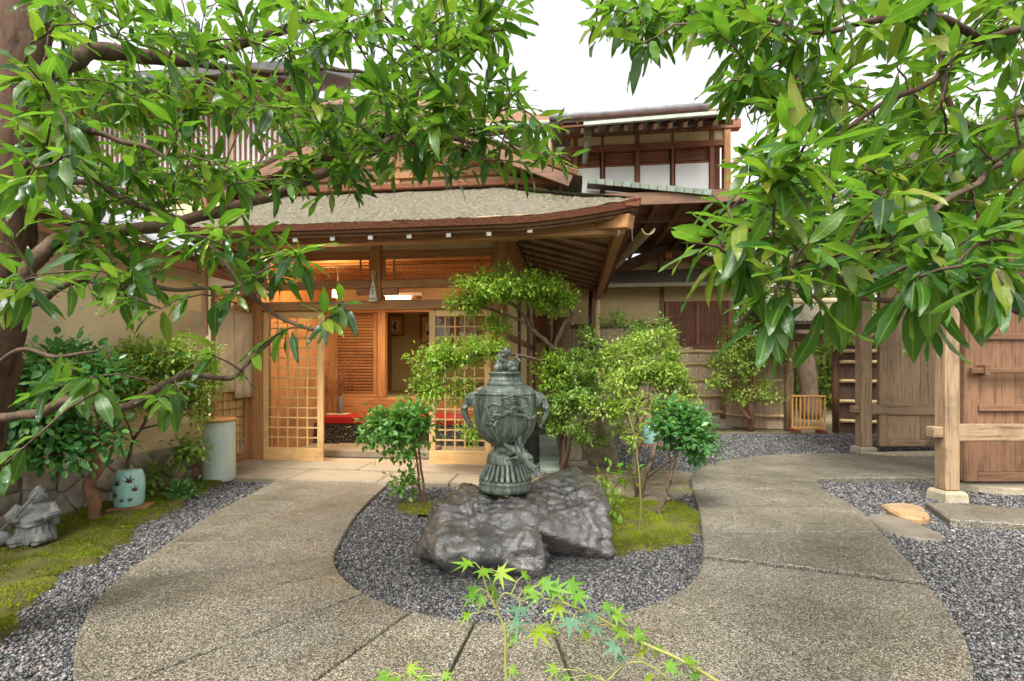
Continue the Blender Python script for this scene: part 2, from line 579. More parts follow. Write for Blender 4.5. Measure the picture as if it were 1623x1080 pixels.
# exposed aggregate path
mm, nt, p = new_mat('exposed_aggregate')
vec = coords(nt)
vo = nt.nodes.new('ShaderNodeTexVoronoi')
vo.inputs['Scale'].default_value = 170
nt.links.new(vec, vo.inputs['Vector'])
sep = nt.nodes.new('ShaderNodeSeparateColor')
nt.links.new(vo.outputs['Color'], sep.inputs[0])
ag = ramp(nt, sep.outputs[0], [(0.058, 0.052, 0.044), (0.122, 0.111, 0.091), (0.208, 0.190, 0.155), (0.295, 0.272, 0.222), (0.47, 0.44, 0.375)], 0.03, 0.98)
edge = ramp(nt, vo.outputs['Distance'], [(1, 1, 1), (0.35, 0.33, 0.28)], 0.25, 0.75)
ag = mix(nt, 0.85, ag, edge, 'MULTIPLY')
big = ramp(nt, nz(nt, vec, 1.1, 6, 0.65), [(0.60, 0.58, 0.50), (1.0, 0.97, 0.90), (1.35, 1.34, 1.32)], 0.32, 0.70)
ag = mix(nt, 1.0, ag, big, 'MULTIPLY')
ag = mix(nt, ramp(nt, nz(nt, vec, 2.3, 7, 0.7), [(0, 0, 0), (1, 1, 1)], 0.56, 0.8), ag, mix(nt, 0.6, ag, (0.12, 0.12, 0.05)))
ag = vary(nt, ag, 0.13)
nt.links.new(ag, p.inputs['Base Color'])
nt.links.new(ramp(nt, nz(nt, vec, 1.7, 6, 0.7), [(0.25, 0.25, 0.25), (0.7, 0.7, 0.7)], 0.35, 0.65), p.inputs['Roughness'])
bump(nt, p, ramp(nt, vo.outputs['Distance'], [(1, 1, 1), (0, 0, 0)], 0.1, 0.7), 0.5, 0.004)
aggregate = mm

# gravel pebbles and the bed under them
mm, nt, p = new_mat('gravel_pebble')
at = nt.nodes.new('ShaderNodeAttribute')
at.attribute_name = 'tint'
c = ramp(nt, at.outputs['Fac'], [(0.018, 0.018, 0.019), (0.048, 0.048, 0.051), (0.092, 0.092, 0.096), (0.15, 0.149, 0.15), (0.25, 0.245, 0.235), (0.17, 0.11, 0.085), (0.56, 0.54, 0.50)])
nt.links.new(c, p.inputs['Base Color'])
p.inputs['Roughness'].default_value = 0.45
pebble_m = mm

mm, nt, p = new_mat('gravel_bed')
vec = coords(nt)
vo = nt.nodes.new('ShaderNodeTexVoronoi')
vo.inputs['Scale'].default_value = 62
nt.links.new(vec, vo.inputs['Vector'])
sep = nt.nodes.new('ShaderNodeSeparateColor')
nt.links.new(vo.outputs['Color'], sep.inputs[0])
c = ramp(nt, sep.outputs[0], [(0.022, 0.022, 0.024), (0.058, 0.057, 0.058), (0.11, 0.106, 0.102), (0.25, 0.24, 0.22)])
c = mix(nt, 0.9, c, ramp(nt, vo.outputs['Distance'], [(1, 1, 1), (0.25, 0.25, 0.25)], 0.2, 0.8), 'MULTIPLY')
nt.links.new(c, p.inputs['Base Color'])
p.inputs['Roughness'].default_value = 0.8
bump(nt, p, ramp(nt, vo.outputs['Distance'], [(1, 1, 1), (0, 0, 0)], 0.1, 0.8), 0.8, 0.01)
gravel_m = mm

earth_m = surf('packed_earth', [(0.13, 0.10, 0.06), (0.26, 0.20, 0.12)], 5, rough=0.95, b=0.5, bd=0.01, fine=90, patch=((0.10, 0.13, 0.02), 3, 0.5, 0.68))

# wet rock
mm, nt, p = new_mat('wet_rock')
vec = coords(nt)
n1, n2, n3 = nz(nt, vec, 3.2, 9, 0.65, 0.6), nz(nt, coords(nt, (1, 1, 2.4)), 16, 10, 0.75, 0.8), nz(nt, vec, 75, 5, 0.7)
c = ramp(nt, n1, [(0.012, 0.011, 0.011), (0.040, 0.034, 0.031), (0.095, 0.073, 0.054), (0.24, 0.205, 0.185)], 0.3, 0.70)  # pale end of the ramp paints in some of the wet sheen
c = mix(nt, 0.75, c, ramp(nt, n2, [(0.25, 0.23, 0.22), (1.1, 1.05, 1.0), (1.5, 1.45, 1.45)], 0.33, 0.72), 'MULTIPLY')
c = mix(nt, 0.4, c, ramp(nt, n3, [(0.3, 0.3, 0.3), (1.2, 1.2, 1.2)], 0.3, 0.7), 'MULTIPLY')
nt.links.new(c, p.inputs['Base Color'])
nt.links.new(ramp(nt, n2, [(0.14, 0.14, 0.14), (0.42, 0.42, 0.42)], 0.35, 0.65), p.inputs['Roughness'])
p.inputs['Specular IOR Level'].default_value = 0.9
hsum = mix(nt, 0.28, ramp(nt, n2, [(0, 0, 0), (1, 1, 1)], 0.25, 0.75), ramp(nt, n3, [(0, 0, 0), (1, 1, 1)]))
bp = nt.nodes.new('ShaderNodeBump')
bp.inputs['Strength'].default_value = 1.0
bp.inputs['Distance'].default_value = 0.04
nt.links.new(hsum, bp.inputs['Height'])
nt.links.new(bp.outputs[0], p.inputs['Normal'])
bq = nt.nodes.new('ShaderNodeBump')
bq.inputs['Strength'].default_value = 1.0
bq.inputs['Distance'].default_value = 0.006
nt.links.new(hsum, bq.inputs['Height'])
nt.links.new(bq.outputs[0], p.inputs['Coat Normal'])
p.inputs['Coat Weight'].default_value = 1.0
p.inputs['Coat IOR'].default_value = 2.1
nt.links.new(ramp(nt, n1, [(0.12, 0.12, 0.12), (0.30, 0.30, 0.30)], 0.35, 0.65), p.inputs['Coat Roughness'])
rock_m = mm

# verdigris bronze
mm, nt, p = new_mat('verdigris_bronze')
vec = coords(nt)
n1, n2 = nz(nt, coords(nt, (1, 1, 0.22)), 22, 8, 0.75, 0.5), nz(nt, vec, 60, 6, 0.7)
c = ramp(nt, n1, [(0.022, 0.026, 0.020), (0.085, 0.105, 0.082), (0.17, 0.21, 0.165), (0.34, 0.39, 0.32)], 0.32, 0.68)
c = mix(nt, 0.5, c, ramp(nt, n2, [(0.35, 0.35, 0.35), (1.15, 1.15, 1.15)], 0.3, 0.7), 'MULTIPLY')
nt.links.new(c, p.inputs['Base Color'])
p.inputs['Roughness'].default_value = 0.42
p.inputs['Metallic'].default_value = 0.2
bump(nt, p, n2, 0.35, 0.004)
bronze = mm

# mossy shingle roof
mm, nt, p = new_mat('mossy_shingle')
vec = coords(nt)
n1, n2 = nz(nt, coords(nt, (1, 0.8, 0.8)), 24, 8, 0.8, 0.5), nz(nt, vec, 1.6, 6)
c = ramp(nt, n1, [(0.045, 0.036, 0.024), (0.14, 0.122, 0.075), (0.33, 0.31, 0.215)], 0.36, 0.66)
c = mix(nt, ramp(nt, n2, [(0, 0, 0), (1, 1, 1)], 0.5, 0.68), c, mix(nt, 0.6, c, (0.17, 0.13, 0.10)))
nt.links.new(c, p.inputs['Base Color'])
p.inputs['Roughness'].default_value = 0.95
bump(nt, p, n1, 1.0, 0.03)
thatch = mm
bark_edge = surf('bark_edge', [(0.075, 0.026, 0.014), (0.23, 0.082, 0.04), (0.30, 0.13, 0.07)], 45, (0.5, 1, 3), 0.95, 0.8, 0.01, fine=110)


def glass_mat():
    m, nt, p = new_mat('window_glass')
    tr = nt.nodes.new('ShaderNodeBsdfTransparent')
    gl = nt.nodes.new('ShaderNodeBsdfGlossy')
    gl.inputs['Roughness'].default_value = 0.03
    fr = nt.nodes.new('ShaderNodeFresnel')
    fr.inputs['IOR'].default_value = 1.45
    ms = nt.nodes.new('ShaderNodeMixShader')
    nt.links.new(fr.outputs[0], ms.inputs[0])
    nt.links.new(tr.outputs[0], ms.inputs[1])
    nt.links.new(gl.outputs[0], ms.inputs[2])
    nt.links.new(ms.outputs[0], nt.nodes['Material Output'].inputs['Surface'])
    return m


glass = glass_mat()


def glow(name, col, strength):
    m, nt, p = new_mat(name)
    p.inputs['Base Color'].default_value = (*col, 1)
    p.inputs['Emission Color'].default_value = (*col, 1)
    p.inputs['Emission Strength'].default_value = strength
    return m


glow_warm = glow('lantern_glow', (1.0, 0.50, 0.13), 2.6)
glow_tube = glow('tube_glow', (1.0, 0.93, 0.75), 7)

# ------------------------------------------------------------------ ground
C0 = V((0.04, 3.5, 0))
R_IN, R_OUT = 1.2, 2.33


def ring(r, deg):                          # angle measured from straight towards the camera, right positive
    a = math.radians(deg)
    return V((C0.x + r * math.sin(a), C0.y - r * math.cos(a), 0))


g = MB().add([(-70, -30, -0.02), (70, -30, -0.02), (70, 120, -0.02), (-70, 120, -0.02)], [(0, 1, 2, 3)]).build('ground', earth_m)
tag(g, kind='structure')
gb = MB().add([(-6, -3, 0), (14, -3, 0), (14, 9.2, 0), (-6, 9.2, 0)], [(0, 1, 2, 3)]).build('gravel_bed', gravel_m)
tag(gb, kind='structure')


def catmull(pts, per=6):
    pts = [V(p) for p in pts]
    out = []
    for i in range(len(pts) - 1):
        p0, p1, p2, p3 = pts[max(i - 1, 0)], pts[i], pts[i + 1], pts[min(i + 2, len(pts) - 1)]
        for k in range(per):
            t = k / per
            out.append(0.5 * ((2 * p1) + (p2 - p0) * t + (2 * p0 - 5 * p1 + 4 * p2 - p3) * t * t + (3 * p1 - p0 - 3 * p2 + p3) * t ** 3))
    out.append(pts[-1])
    return out


st_in, st_out = [], []
for a, b_ in (((-1.24, 5.30), (-2.44, 5.36)), ((-1.25, 4.64), (-2.41, 4.64)), ((-1.235, 4.02), (-2.39, 4.02))):
    st_in.append(V((*a, 0))); st_out.append(V((*b_, 0)))
for deg in (-86, -72, -58.6, -42, -25.5, -10, 6.4, 22, 37.5, 53, 70):
    st_in.append(ring(R_IN, deg)); st_out.append(ring(R_OUT, deg))
for a, b_ in (((1.33, 3.53), (2.58, 3.53)), ((1.53, 4.14), (2.83, 4.14)), ((1.72, 4.8), (2.96, 4.8)), ((1.98, 5.48), (3.10, 5.12)),
              ((2.55, 6.2), (3.27, 5.24)), ((3.45, 6.65), (3.9, 5.28)), ((4.4, 6.76), (4.8, 5.27)), ((5.4, 6.72), (5.7, 5.25)), ((6.8, 6.7), (6.9, 5.2))):
    st_in.append(V((*a, 0))); st_out.append(V((*b_, 0)))
PER = 6
ci, co = catmull(st_in, PER), catmull(st_out, PER)
PATH_POLY = [(p.x, p.y) for p in ci] + [(p.x, p.y) for p in reversed(co)]
bed = MB()
for i in range(len(ci) - 1):
    bed.add([ci[i] + UP * 0.014, ci[i + 1] + UP * 0.014, co[i + 1] + UP * 0.014, co[i] + UP * 0.014], [(0, 1, 2, 3)])
path = tag(bed.build('path', joint_m), kind='structure')
for s in range(len(st_in) - 1):
    a = ci[s * PER:(s + 1) * PER + 1]
    b_ = co[s * PER:(s + 1) * PER + 1]
    gp = 0.0065 if s != 13 else 0.012
    a, b_ = list(a), list(b_)
    for e in (a, b_):
        e[0] = e[0] + (e[1] - e[0]).normalized() * gp
        e[-1] = e[-1] + (e[-2] - e[-1]).normalized() * gp
    poly = a + b_[::-1]
    top = 0.036 + R.uniform(-0.003, 0.003) + (0.016 if s >= 13 else 0)
    MB().slab(poly, 0.0, top, 0.008).build('paving_slab', aggregate, path)


def inside(px, py, poly):
    poly = np.asarray(poly)
    x0, y0 = poly[:, 0], poly[:, 1]
    x1, y1 = np.roll(x0, -1), np.roll(y0, -1)
    res = np.zeros(len(px), bool)
    for a, b_, c_, d_ in zip(x0, y0, x1, y1):
        cond = ((b_ > py) != (d_ > py))
        with np.errstate(divide='ignore', invalid='ignore'):
            xi = (c_ - a) * (py - b_) / (d_ - b_ + 1e-12) + a
        res ^= cond & (px < xi)
    return res


def wall_x(y):                             # garden side of the long left wall
    t = (y - BO.y) / E2.y
    return BO.x + E2.x * t - 0.04


MOSS_L = [(wall_x(1.0) - 0.1, 1.0), (-2.2, 1.0), (-2.25, 1.9), (-2.33, 2.3), (-2.48, 2.73), (-2.62, 3.23), (-2.80, 3.89), (-2.92, 4.5), (-3.0, 5.0), (-3.1, 5.2), (wall_x(5.2) - 0.1, 5.2)]
MOSS_R = [(0.62, 3.15), (0.72, 3.32), (0.95, 3.38), (1.2, 3.42), (1.36, 3.66), (1.52, 4.14), (1.5, 4.4), (1.25, 4.5), (0.9, 4.7), (0.65, 4.6), (0.55, 4.0)]
MOSS_S = [(-0.75, 4.0), (-0.95, 4.15), (-0.9, 4.45), (-0.6, 4.4), (-0.5, 4.1)]
EARTH = [(0.35, 4.5), (0.9, 4.6), (1.4, 4.45), (1.72, 4.85), (1.9, 5.4), (1.5, 6.0), (0.6, 6.1), (0.2, 5.4)]


def wobble(x, y):
    a = .045 * np.sin(y * 7.3 + 1.1 * np.sin(x * 5.1)) + .03 * np.sin(y * 17 + x * 9) + .018 * np.sin(y * 41 + x * 23)
    b_ = .045 * np.sin(x * 6.7 + 1.3 * np.sin(y * 4.3)) + .03 * np.sin(x * 15 - y * 11) + .018 * np.sin(x * 37 - y * 29)
    return x + a, y + b_


def patch_sheet(name, poly, mat, z, amp, step=0.035):
    xs = [p[0] for p in poly]; ys = [p[1] for p in poly]
    nx, ny = int((max(xs) - min(xs)) / step) + 2, int((max(ys) - min(ys)) / step) + 2
    gx, gy = np.meshgrid(min(xs) + np.arange(nx) * step, min(ys) + np.arange(ny) * step)
    wob = 0.03
    jx, jy = wobble(gx, gy)
    ins = inside(jx.ravel(), jy.ravel(), poly).reshape(gx.shape)
    zz = np.array([[z + amp * (0.5 + 0.5 * noise.noise(V((x * 5, y * 5, z)))) for x, y in zip(r1, r2)] for r1, r2 in zip(gx, gy)])
    zz = np.where(ins, zz, -0.02)
    Vv = np.stack([gx, gy, zz], -1).reshape(-1, 3)
    q = []
    for j in range(ny - 1):
        for i in range(nx - 1):
            if ins[j, i] or ins[j, i + 1] or ins[j + 1, i] or ins[j + 1, i + 1]:
                q.append((j * nx + i, j * nx + i + 1, (j + 1) * nx + i + 1, (j + 1) * nx + i))
    me = np_mesh(name, Vv, np.array(q))
    return link_mesh(name, me, mat)


def tufts(poly, n, z, amp, size):
    xs = [p[0] for p in poly]; ys = [p[1] for p in poly]
    x = NP.uniform(min(xs), max(xs), n); y = NP.uniform(min(ys), max(ys), n)
    k = inside(*wobble(x + NP.normal(0, .014, n), y + NP.normal(0, .014, n)), poly)
    x, y = x[k], y[k]
    n = len(x)
    bare = np.array([noise.noise(V((a * 3.1, b_ * 3.1, 5.0))) + .5 * noise.noise(V((a * 9, b_ * 9, 2.0))) for a, b_ in zip(x, y)])
    k = bare + NP.normal(0, .12, n) < .30
    x, y = x[k], y[k]
    n = len(x)
    zz = z + np.array([amp * (0.5 + 0.5 * noise.noise(V((a * 5, b_ * 5, z)))) for a, b_ in zip(x, y)])
    a = NP.uniform(0, 6.28, n); l = size * NP.uniform(0.5, 1.3, n)
    lean = NP.normal(0, 0.6, (n, 2))
    b0 = np.stack([x + np.cos(a) * l * .3, y + np.sin(a) * l * .3, zz - 0.003], -1)
    b1 = np.stack([x - np.cos(a) * l * .3, y - np.sin(a) * l * .3, zz - 0.003], -1)
    tp = np.stack([x + lean[:, 0] * l, y + lean[:, 1] * l, zz + l * 0.8], -1)
    Vv = np.stack([b0, b1, tp], 1).reshape(-1, 3)
    F = np.arange(3 * n).reshape(-1, 3)
    tint = np.array([0.5 + 0.6 * noise.noise(V((p_ * 2.2, q_ * 2.2, 0.4))) for p_, q_ in zip(x, y)]) + NP.normal(0, .1, n)
    return Vv, F, np.repeat(np.clip(tint, 0.01, 0.98), 3)


for nm, poly, n, sz in (('moss', MOSS_L, 110000, 0.013), ('moss', MOSS_R, 26000, 0.012), ('moss', MOSS_S, 5000, 0.012)):
    sh = tag(patch_sheet('moss_bank', poly, moss_bed, 0.012, 0.05), kind='structure')
    Vv, F, tn = tufts(poly, n, 0.012, 0.05, sz)
    tag(link_mesh('moss', np_mesh('moss', Vv, F, tn), moss_m, sh), kind='stuff')
tag(patch_sheet('bare_earth', EARTH, earth_m, 0.006, 0.02), kind='structure')

ROCK_POLY = [(-0.6, 3.0), (-0.45, 2.68), (0.25, 2.66), (0.62, 3.05), (0.68, 3.5), (0.6, 4.2), (-0.4, 4.25), (-0.65, 3.6)]


def pebbles():
    parts = []
    for (x0, x1, y0, y1, dens, s0, s1) in ((-3.0, 3.9, 1.0, 2.9, 8200, .0036, .0082), (-3.0, 5.0, 2.9, 4.3, 5200, .0046, .0092), (-3.2, 6.3, 4.3, 6.3, 2400, .006, .011), (0.6, 7.0, 6.3, 9.0, 1000, .008, .014)):
        n = int((x1 - x0) * (y1 - y0) * dens)
        x, y = NP.uniform(x0, x1, n), NP.uniform(y0, y1, n)
        wx, wy = wobble(x, y)
        keep = ~inside(x, y, PATH_POLY) & ~inside(wx, wy, MOSS_L) & ~inside(x, y, ROCK_POLY)
        keep &= ~inside(wx, wy, MOSS_R) | (NP.random(n) < 0.04)
        keep &= ~inside(x, y, EARTH) | (NP.random(n) < 0.25)
        keep &= (x > np.array([wall_x(b_) for b_ in y]) + 0.02)
        keep &= np.abs(x) < y * 1.06 + 0.35
        v_ = (x - BO.x) * E2.x + (y - BO.y) * E2.y
        u_ = (x - BO.x) * E1.x + (y - BO.y) * E1.y
        keep &= ~((v_ > -1.0) & (u_ < 3.5))
        x, y = x[keep], y[keep]
        parts.append(np.stack([x, y, NP.uniform(s0, s1, len(x))], -1))
    P = np.concatenate(parts)
    n = len(P)
    cube = np.array([[sx, sy, sz] for sx in (-1, 1) for sy in (-1, 1) for sz in (-1, 1)], float) * 0.72
    quads = np.array([[0, 1, 3, 2], [4, 6, 7, 5], [0, 4, 5, 1], [2, 3, 7, 6], [0, 2, 6, 4], [1, 5, 7, 3]])
    vv = cube[None] * (1 + NP.uniform(-0.38, 0.38, (n, 8, 3)))
    vv *= np.stack([NP.uniform(0.8, 1.35, n), NP.uniform(0.7, 1.1, n), NP.uniform(0.5, 0.9, n)], -1)[:, None]
    a = NP.uniform(0, 6.28, n); b_ = NP.normal(0, 0.5, n)
    ca, sa, cb, sb = np.cos(a), np.sin(a), np.cos(b_), np.sin(b_)
    x1 = vv[..., 0] * cb[:, None] + vv[..., 2] * sb[:, None]
    z1 = -vv[..., 0] * sb[:, None] + vv[..., 2] * cb[:, None]
    x2 = x1 * ca[:, None] - vv[..., 1] * sa[:, None]
    y2 = x1 * sa[:, None] + vv[..., 1] * ca[:, None]
    vv = np.stack([x2, y2, z1], -1) * P[:, 2][:, None, None]
    vv += np.stack([P[:, 0], P[:, 1], P[:, 2] * NP.uniform(0.2, 1.0, n)], -1)[:, None]
    F = (quads[None] + (np.arange(n) * 8)[:, None, None]).reshape(-1, 4)
    tint = np.repeat(np.clip(NP.beta(1.5, 2.2, n), 0, 1), 8)
    return link_mesh('gravel', np_mesh('gravel', vv.reshape(-1, 3), F, tint, smooth=False), pebble_m)


tag(pebbles(), kind='stuff')

# ------------------------------------------------------------------ entrance house
EL = 'single storey wooden entrance with open lattice doors under a mossy bark shingle eave'
ent = house('entrance_house', EL, 'house')
UR0, UR1 = hu(783, 0), hu(803, 0)          # right corner post
UM0, UM1 = hu(590, 0), hu(605, 0)          # short post over the lintel
Z = {y: hz(y, 0.0, 600) for y in (362, 386, 399, 407, 445, 457, 477, 491)}
ZL0, ZL1 = Z[491], Z[477]


def hbox(name, lo, hi, mat, parent, b=0.005, **k):
    return MB().span(lo, hi, b).build(name, mat, parent, **k)


hbox('corner_board', (-.16, -.052, 0.0), (-.002, 0.128, 3.0), wood_z, ent)
hbox('corner_post', (0.0, -0.03, 0.0), (0.13, 0.12, Z[386]), wood_z, ent)
hbox('corner_post', (UR0, -0.05, 0.0), (UR1, 0.12, Z[386]), wood_z, ent)
hbox('lintel', (0.132, -0.035, ZL0), (UR0 - 0.002, 0.085, ZL1), wood_x, ent)
hbox('strut_post', (UM0, -0.045, ZL1 + 0.002), (UM1, 0.07, Z[386]), wood_z, ent)
hbox('wall_plate', (-0.4, -0.07, Z[386] + 0.002), (UR1 + 0.1, 0.13, Z[362]), wood_x, ent)
hbox('threshold', (0.0, -0.08, -0.02), (UR1, 0.12, 0.035), wood_x, ent)
for a, b_ in ((0.132, UM0 - 0.002), (UM1 + 0.002, UR0 - 0.002)):
    hbox('plaster_strip', (a, 0.0, Z[399] + 0.001), (b_, 0.05, Z[386]), plaster, ent)
    hbox('transom_rail', (a, -0.02, Z[407]), (b_, 0.06, Z[399]), wood_x, ent)
    hbox('transom_rail', (a, -0.03, Z[457]), (b_, 0.07, Z[445]), wood_x, ent)
    fr = hbox('transom_frame', (a + 0.03, -0.005, Z[407] - 0.035), (b_ - 0.03, 0.03, Z[407] - 0.001), wood_x, ent)
    hbox('frame_stile', (a + 0.002, -0.006, Z[445] + 0.001), (a + 0.04, 0.03, Z[407] - 0.001), wood_z, fr)
    hbox('frame_stile', (b_ - 0.04, -0.006, Z[445] + 0.001), (b_ - 0.002, 0.03, Z[407] - 0.001), wood_z, fr)
    hbox('frame_stile', (a + 0.14, -0.004, Z[445] + 0.001), (a + 0.16, 0.025, Z[407] - 0.036), wood_z, fr)
    hbox('frame_stile', (b_ - 0.16, -0.004, Z[445] + 0.001), (b_ - 0.14, 0.025, Z[407] - 0.036), wood_z, fr)
    hbox('frame_rail', (a + 0.042, -0.003, Z[407] - 0.11), (b_ - 0.042, 0.02, Z[407] - 0.095), wood_x, fr)
    sl = MB()
    x = a + 0.175
    while x < b_ - 0.17:
        sl.span((x, 0.004, Z[445] + 0.002), (x + 0.006, 0.014, Z[407] - 0.112), 0.001)
        x += 0.021
    sl.build('transom_lattice', wood_z, ent, kind='stuff')
hbox('bracket', (UM0 - 0.20, -0.02, ZL1 + 0.075), (UM0 - 0.003, 0.05, ZL1 + 0.15), wood_x, ent)
hbox('bracket', (UM1 + 0.003, -0.02, ZL1 + 0.075), (UM1 + 0.20, 0.05, ZL1 + 0.15), wood_x, ent)


def lattice_door(px0, px1, v, parent):
    a, b_ = hu(px0, v), hu(px1, v)
    z0, z1 = 0.037, ZL0 - 0.003
    d = hbox('lattice_door', (a, v, z0), (b_, v + 0.034, z0 + 0.165), pale_x, parent)
    hbox('stile', (a, v, z0 + 0.167), (a + 0.078, v + 0.034, z1), pale_z, d)
    hbox('stile', (b_ - 0.078, v, z0 + 0.167), (b_, v + 0.034, z1), pale_z, d)
    hbox('top_rail', (a + 0.080, v, z1 - 0.085), (b_ - 0.080, v + 0.034, z1), pale_x, d)
    xa, xb, za, zb = a + 0.080, b_ - 0.080, z0 + 0.167, z1 - 0.087
    for i in range(1, 5):
        x = xa + (xb - xa) * i / 5
        hbox('lattice_bar', (x - 0.009, v + 0.004, za), (x + 0.009, v + 0.022, zb), pale_z, d, 0.002)
    for j in range(1, 13):
        z = za + (zb - za) * j / 13
        hbox('lattice_bar', (xa, v + 0.007, z - 0.009), (xb, v + 0.025, z + 0.009), pale_x, d, 0.002)
    hbox('pane', (xa, v + 0.027, za), (xb, v + 0.030, zb), glass, d, 0.0005)
    return d


lattice_door(415, 512, 0.02, ent)
lattice_door(680, 778, 0.02, ent)
hbox('door_jamb', (0.131, 0.06, 0.037), (0.20, 0.11, ZL0 - 0.003), wood_z, ent)

# side wall of the entrance, going back from the corner post
SV = 5.0
hbox('side_wall', (UR0 + 0.03, 0.125, 0.42), (UR1 - 0.03, SV, Z[386] - 0.1), ochre, ent)
hbox('side_base', (UR0 + 0.02, 0.125, 0.0), (UR1 - 0.005, SV, 0.42), dark_y, ent)
hbox('side_beam', (UR0 + 0.01, 0.132, Z[386] - 0.1), (UR1 + 0.02, SV + 0.1, Z[362]), wood_y, ent)
for v in (1.5, 3.0, 4.4):
    hbox('side_post', (UR0 + 0.01, v, 0.0), (UR1 + 0.01, v + 0.12, Z[386] - 0.102), dark_z, ent)
hbox('side_rail', (UR0 + 0.015, 0.13, 1.55), (UR1 - 0.008, SV, 1.64), dark_y, ent)

# interior
FZ = 0.03
hbox('entry_floor', (0.0, 0.13, -0.05), (UR0, 1.75, FZ), granite, ent, 0.01)
hbox('step_stone', (hu(520, 0.6), 0.35, FZ), (hu(690, 0.6), 0.95, 0.13), sill_stone, ent, 0.015)
hbox('bench_front', (0.0, 1.50, FZ + 0.001), (UR0, 1.58, 0.343), black_m, ent)
hbox('step_board', (0.0, 2.10, 0.05), (UR0, 2.2, 0.70), wood_x, ent, 0.01)
hbox('raised_floor', (0.0, 2.202, 0.5), (UR0, 4.9, 0.695), tatami, ent)
hbox('inner_wall', (-0.04, 0.13, 0.0), (0.0, 5.0, 3.0), wood_z, ent)
hbox('back_wall', (0.0, 4.9, 0.0), (UR0, 4.98, 3.0), ochre, ent)
hbox('wall_base', (1.4, 4.86, 0.697), (UR0, 4.897, 0.87), dark_x, ent)
hbox('ceiling', (0.0, 0.13, Z[399] + 0.06), (UR0, 4.9, Z[399] + 0.10), wood_y, ent)
XL0, XL1 = hu(528, 2.3), hu(601, 2.3)
zs0, zs1 = 0.70, 2.12
door = hbox('slatted_door', (XL0, 2.26, zs0), (XL1, 2.30, zs0 + 0.06), wood_x, ent)
hbox('stile', (XL1 - 0.09, 2.255, zs0 + 0.062), (XL1, 2.30, zs1), wood_z, door)
hbox('stile', (XL0, 2.255, zs0 + 0.062), (XL0 + 0.09, 2.30, zs1), wood_z, door)
hbox('backing', (XL0 + 0.092, 2.29, zs0 + 0.062), (XL1 - 0.092, 2.30, zs1), dark_x, door)
for k in range(26):
    z = zs0 + 0.085 + k * (zs1 - zs0 - 0.1) / 26
    MB().box(((XL0 + XL1) / 2, 2.272, z), (XL1 - XL0 - 0.19, 0.010, 0.040), 0.002, Matrix.Rotation(0.5, 3, 'X')).build('slat', wood_x, door)
hbox('inner_post', (XL1 + 0.003, 2.215, 0.702), (hu(613, 2.3), 2.33, 2.9), wood_z, ent)
hbox('inner_lintel', (0.0, 2.23, 2.125), (UR0, 2.32, 2.25), wood_x, ent)
hbox('inner_plaster', (0.0, 2.25, 2.252), (UR0, 2.30, Z[399] + 0.05), plaster, ent)
hbox('side_screen', (0.0, 2.285, 0.702), (XL0 - .01, 2.30, 2.12), dark_z, ent)
u_ = 0.03
while u_ < XL0 - .05:
    hbox('side_slat', (u_, 2.24, 0.702), (u_ + 0.028, 2.28, 2.12), wood_z, ent)
    u_ += .062
for k in range(8):
    v = 0.35 + k * 0.5
    hbox('ceiling_batten', (0.0, v, Z[399] + 0.025), (UR0, v + 0.035, Z[399] + 0.058), wood_x, ent)

felt = tag(MB().span((0.15, 1.45, 0.345), (UR0 - 0.02, 2.09, 0.455), 0.012).build('felt_bench', red_felt), 'bright red felt bench runner inside the open entrance doors', 'bench')
felt.location = BO; felt.rotation_euler = (0, 0, -TH)


def picture(px0, px1, py0, py1, v, label):
    a, z1 = hs(px0, py0, v); b_, z0 = hs(px1, py1, v)
    t = thing('picture_frame', label, 'picture', hw((a + b_) / 2, v, (z0 + z1) / 2), -TH)
    w, h = (b_ - a) / 2, (z1 - z0) / 2
    for lo, hi in (((-w, -.02, h - .03), (w, 0, h)), ((-w, -.02, -h), (w, 0, -h + .03)), ((-w, -.02, -h + .031), (-w + .03, 0, h - .031)), ((w - .03, -.02, -h + .031), (w, 0, h - .031))):
        hbox('frame', lo, hi, dark_x, t)
    hbox('mount', (-w + .031, -.008, -h + .031), (w - .031, 0, h - .031), straw, t, 0.001)
    hbox('artwork', (-w * .45, -.011, -h * .5), (w * .45, -.0085, h * .5), paper, t, 0.001)
    m = MB()
    for k in range(7):
        m.ball((R.uniform(-.25, .25) * w, -.0125, R.uniform(-.38, .38) * h), (w * .14, .002, h * .1), 8)
    m.build('ink_drawing', ink, t)


picture(614.5, 640, 500, 533, 4.84, 'small square framed ink picture on the back wall beside the inner doorway')
picture(667, 692, 500, 545, 4.84, 'taller framed picture on the back wall partly behind the right lattice door')

# tube lamp and lantern
tu0, tz = hs(612, 473, 1.3); tu1, _ = hs(657, 473, 1.3)
t = thing('tube_lamp', 'lit white fluorescent tube lamp under the entrance ceiling', 'lamp', hw((tu0 + tu1) / 2, 1.3, tz), -TH)
w = (tu1 - tu0) / 2
hbox('fitting', (-w - .03, -.03, .03), (w + .12, .05, .075), white_paint, t)
MB().tube([(-w, 0, 0), (w * .75, 0, 0)], 0.017, 12).build('tube', glow_tube, t, True)
MB().tube([(w * .75 + .002, 0, 0), (w + .1, 0, 0)], 0.019, 10).build('socket', wood_x, t, True)
ld = bpy.data.lights.new('tube_light', 'AREA'); ld.shape = 'RECTANGLE'; ld.size = 0.6; ld.size_y = 0.05; ld.energy = 22; ld.color = (1, .88, .65)
lo_ = bpy.data.objects.new('tube_light', ld); COL.objects.link(lo_); lo_.location = hw((tu0 + tu1) / 2, 1.3, tz - 0.03)

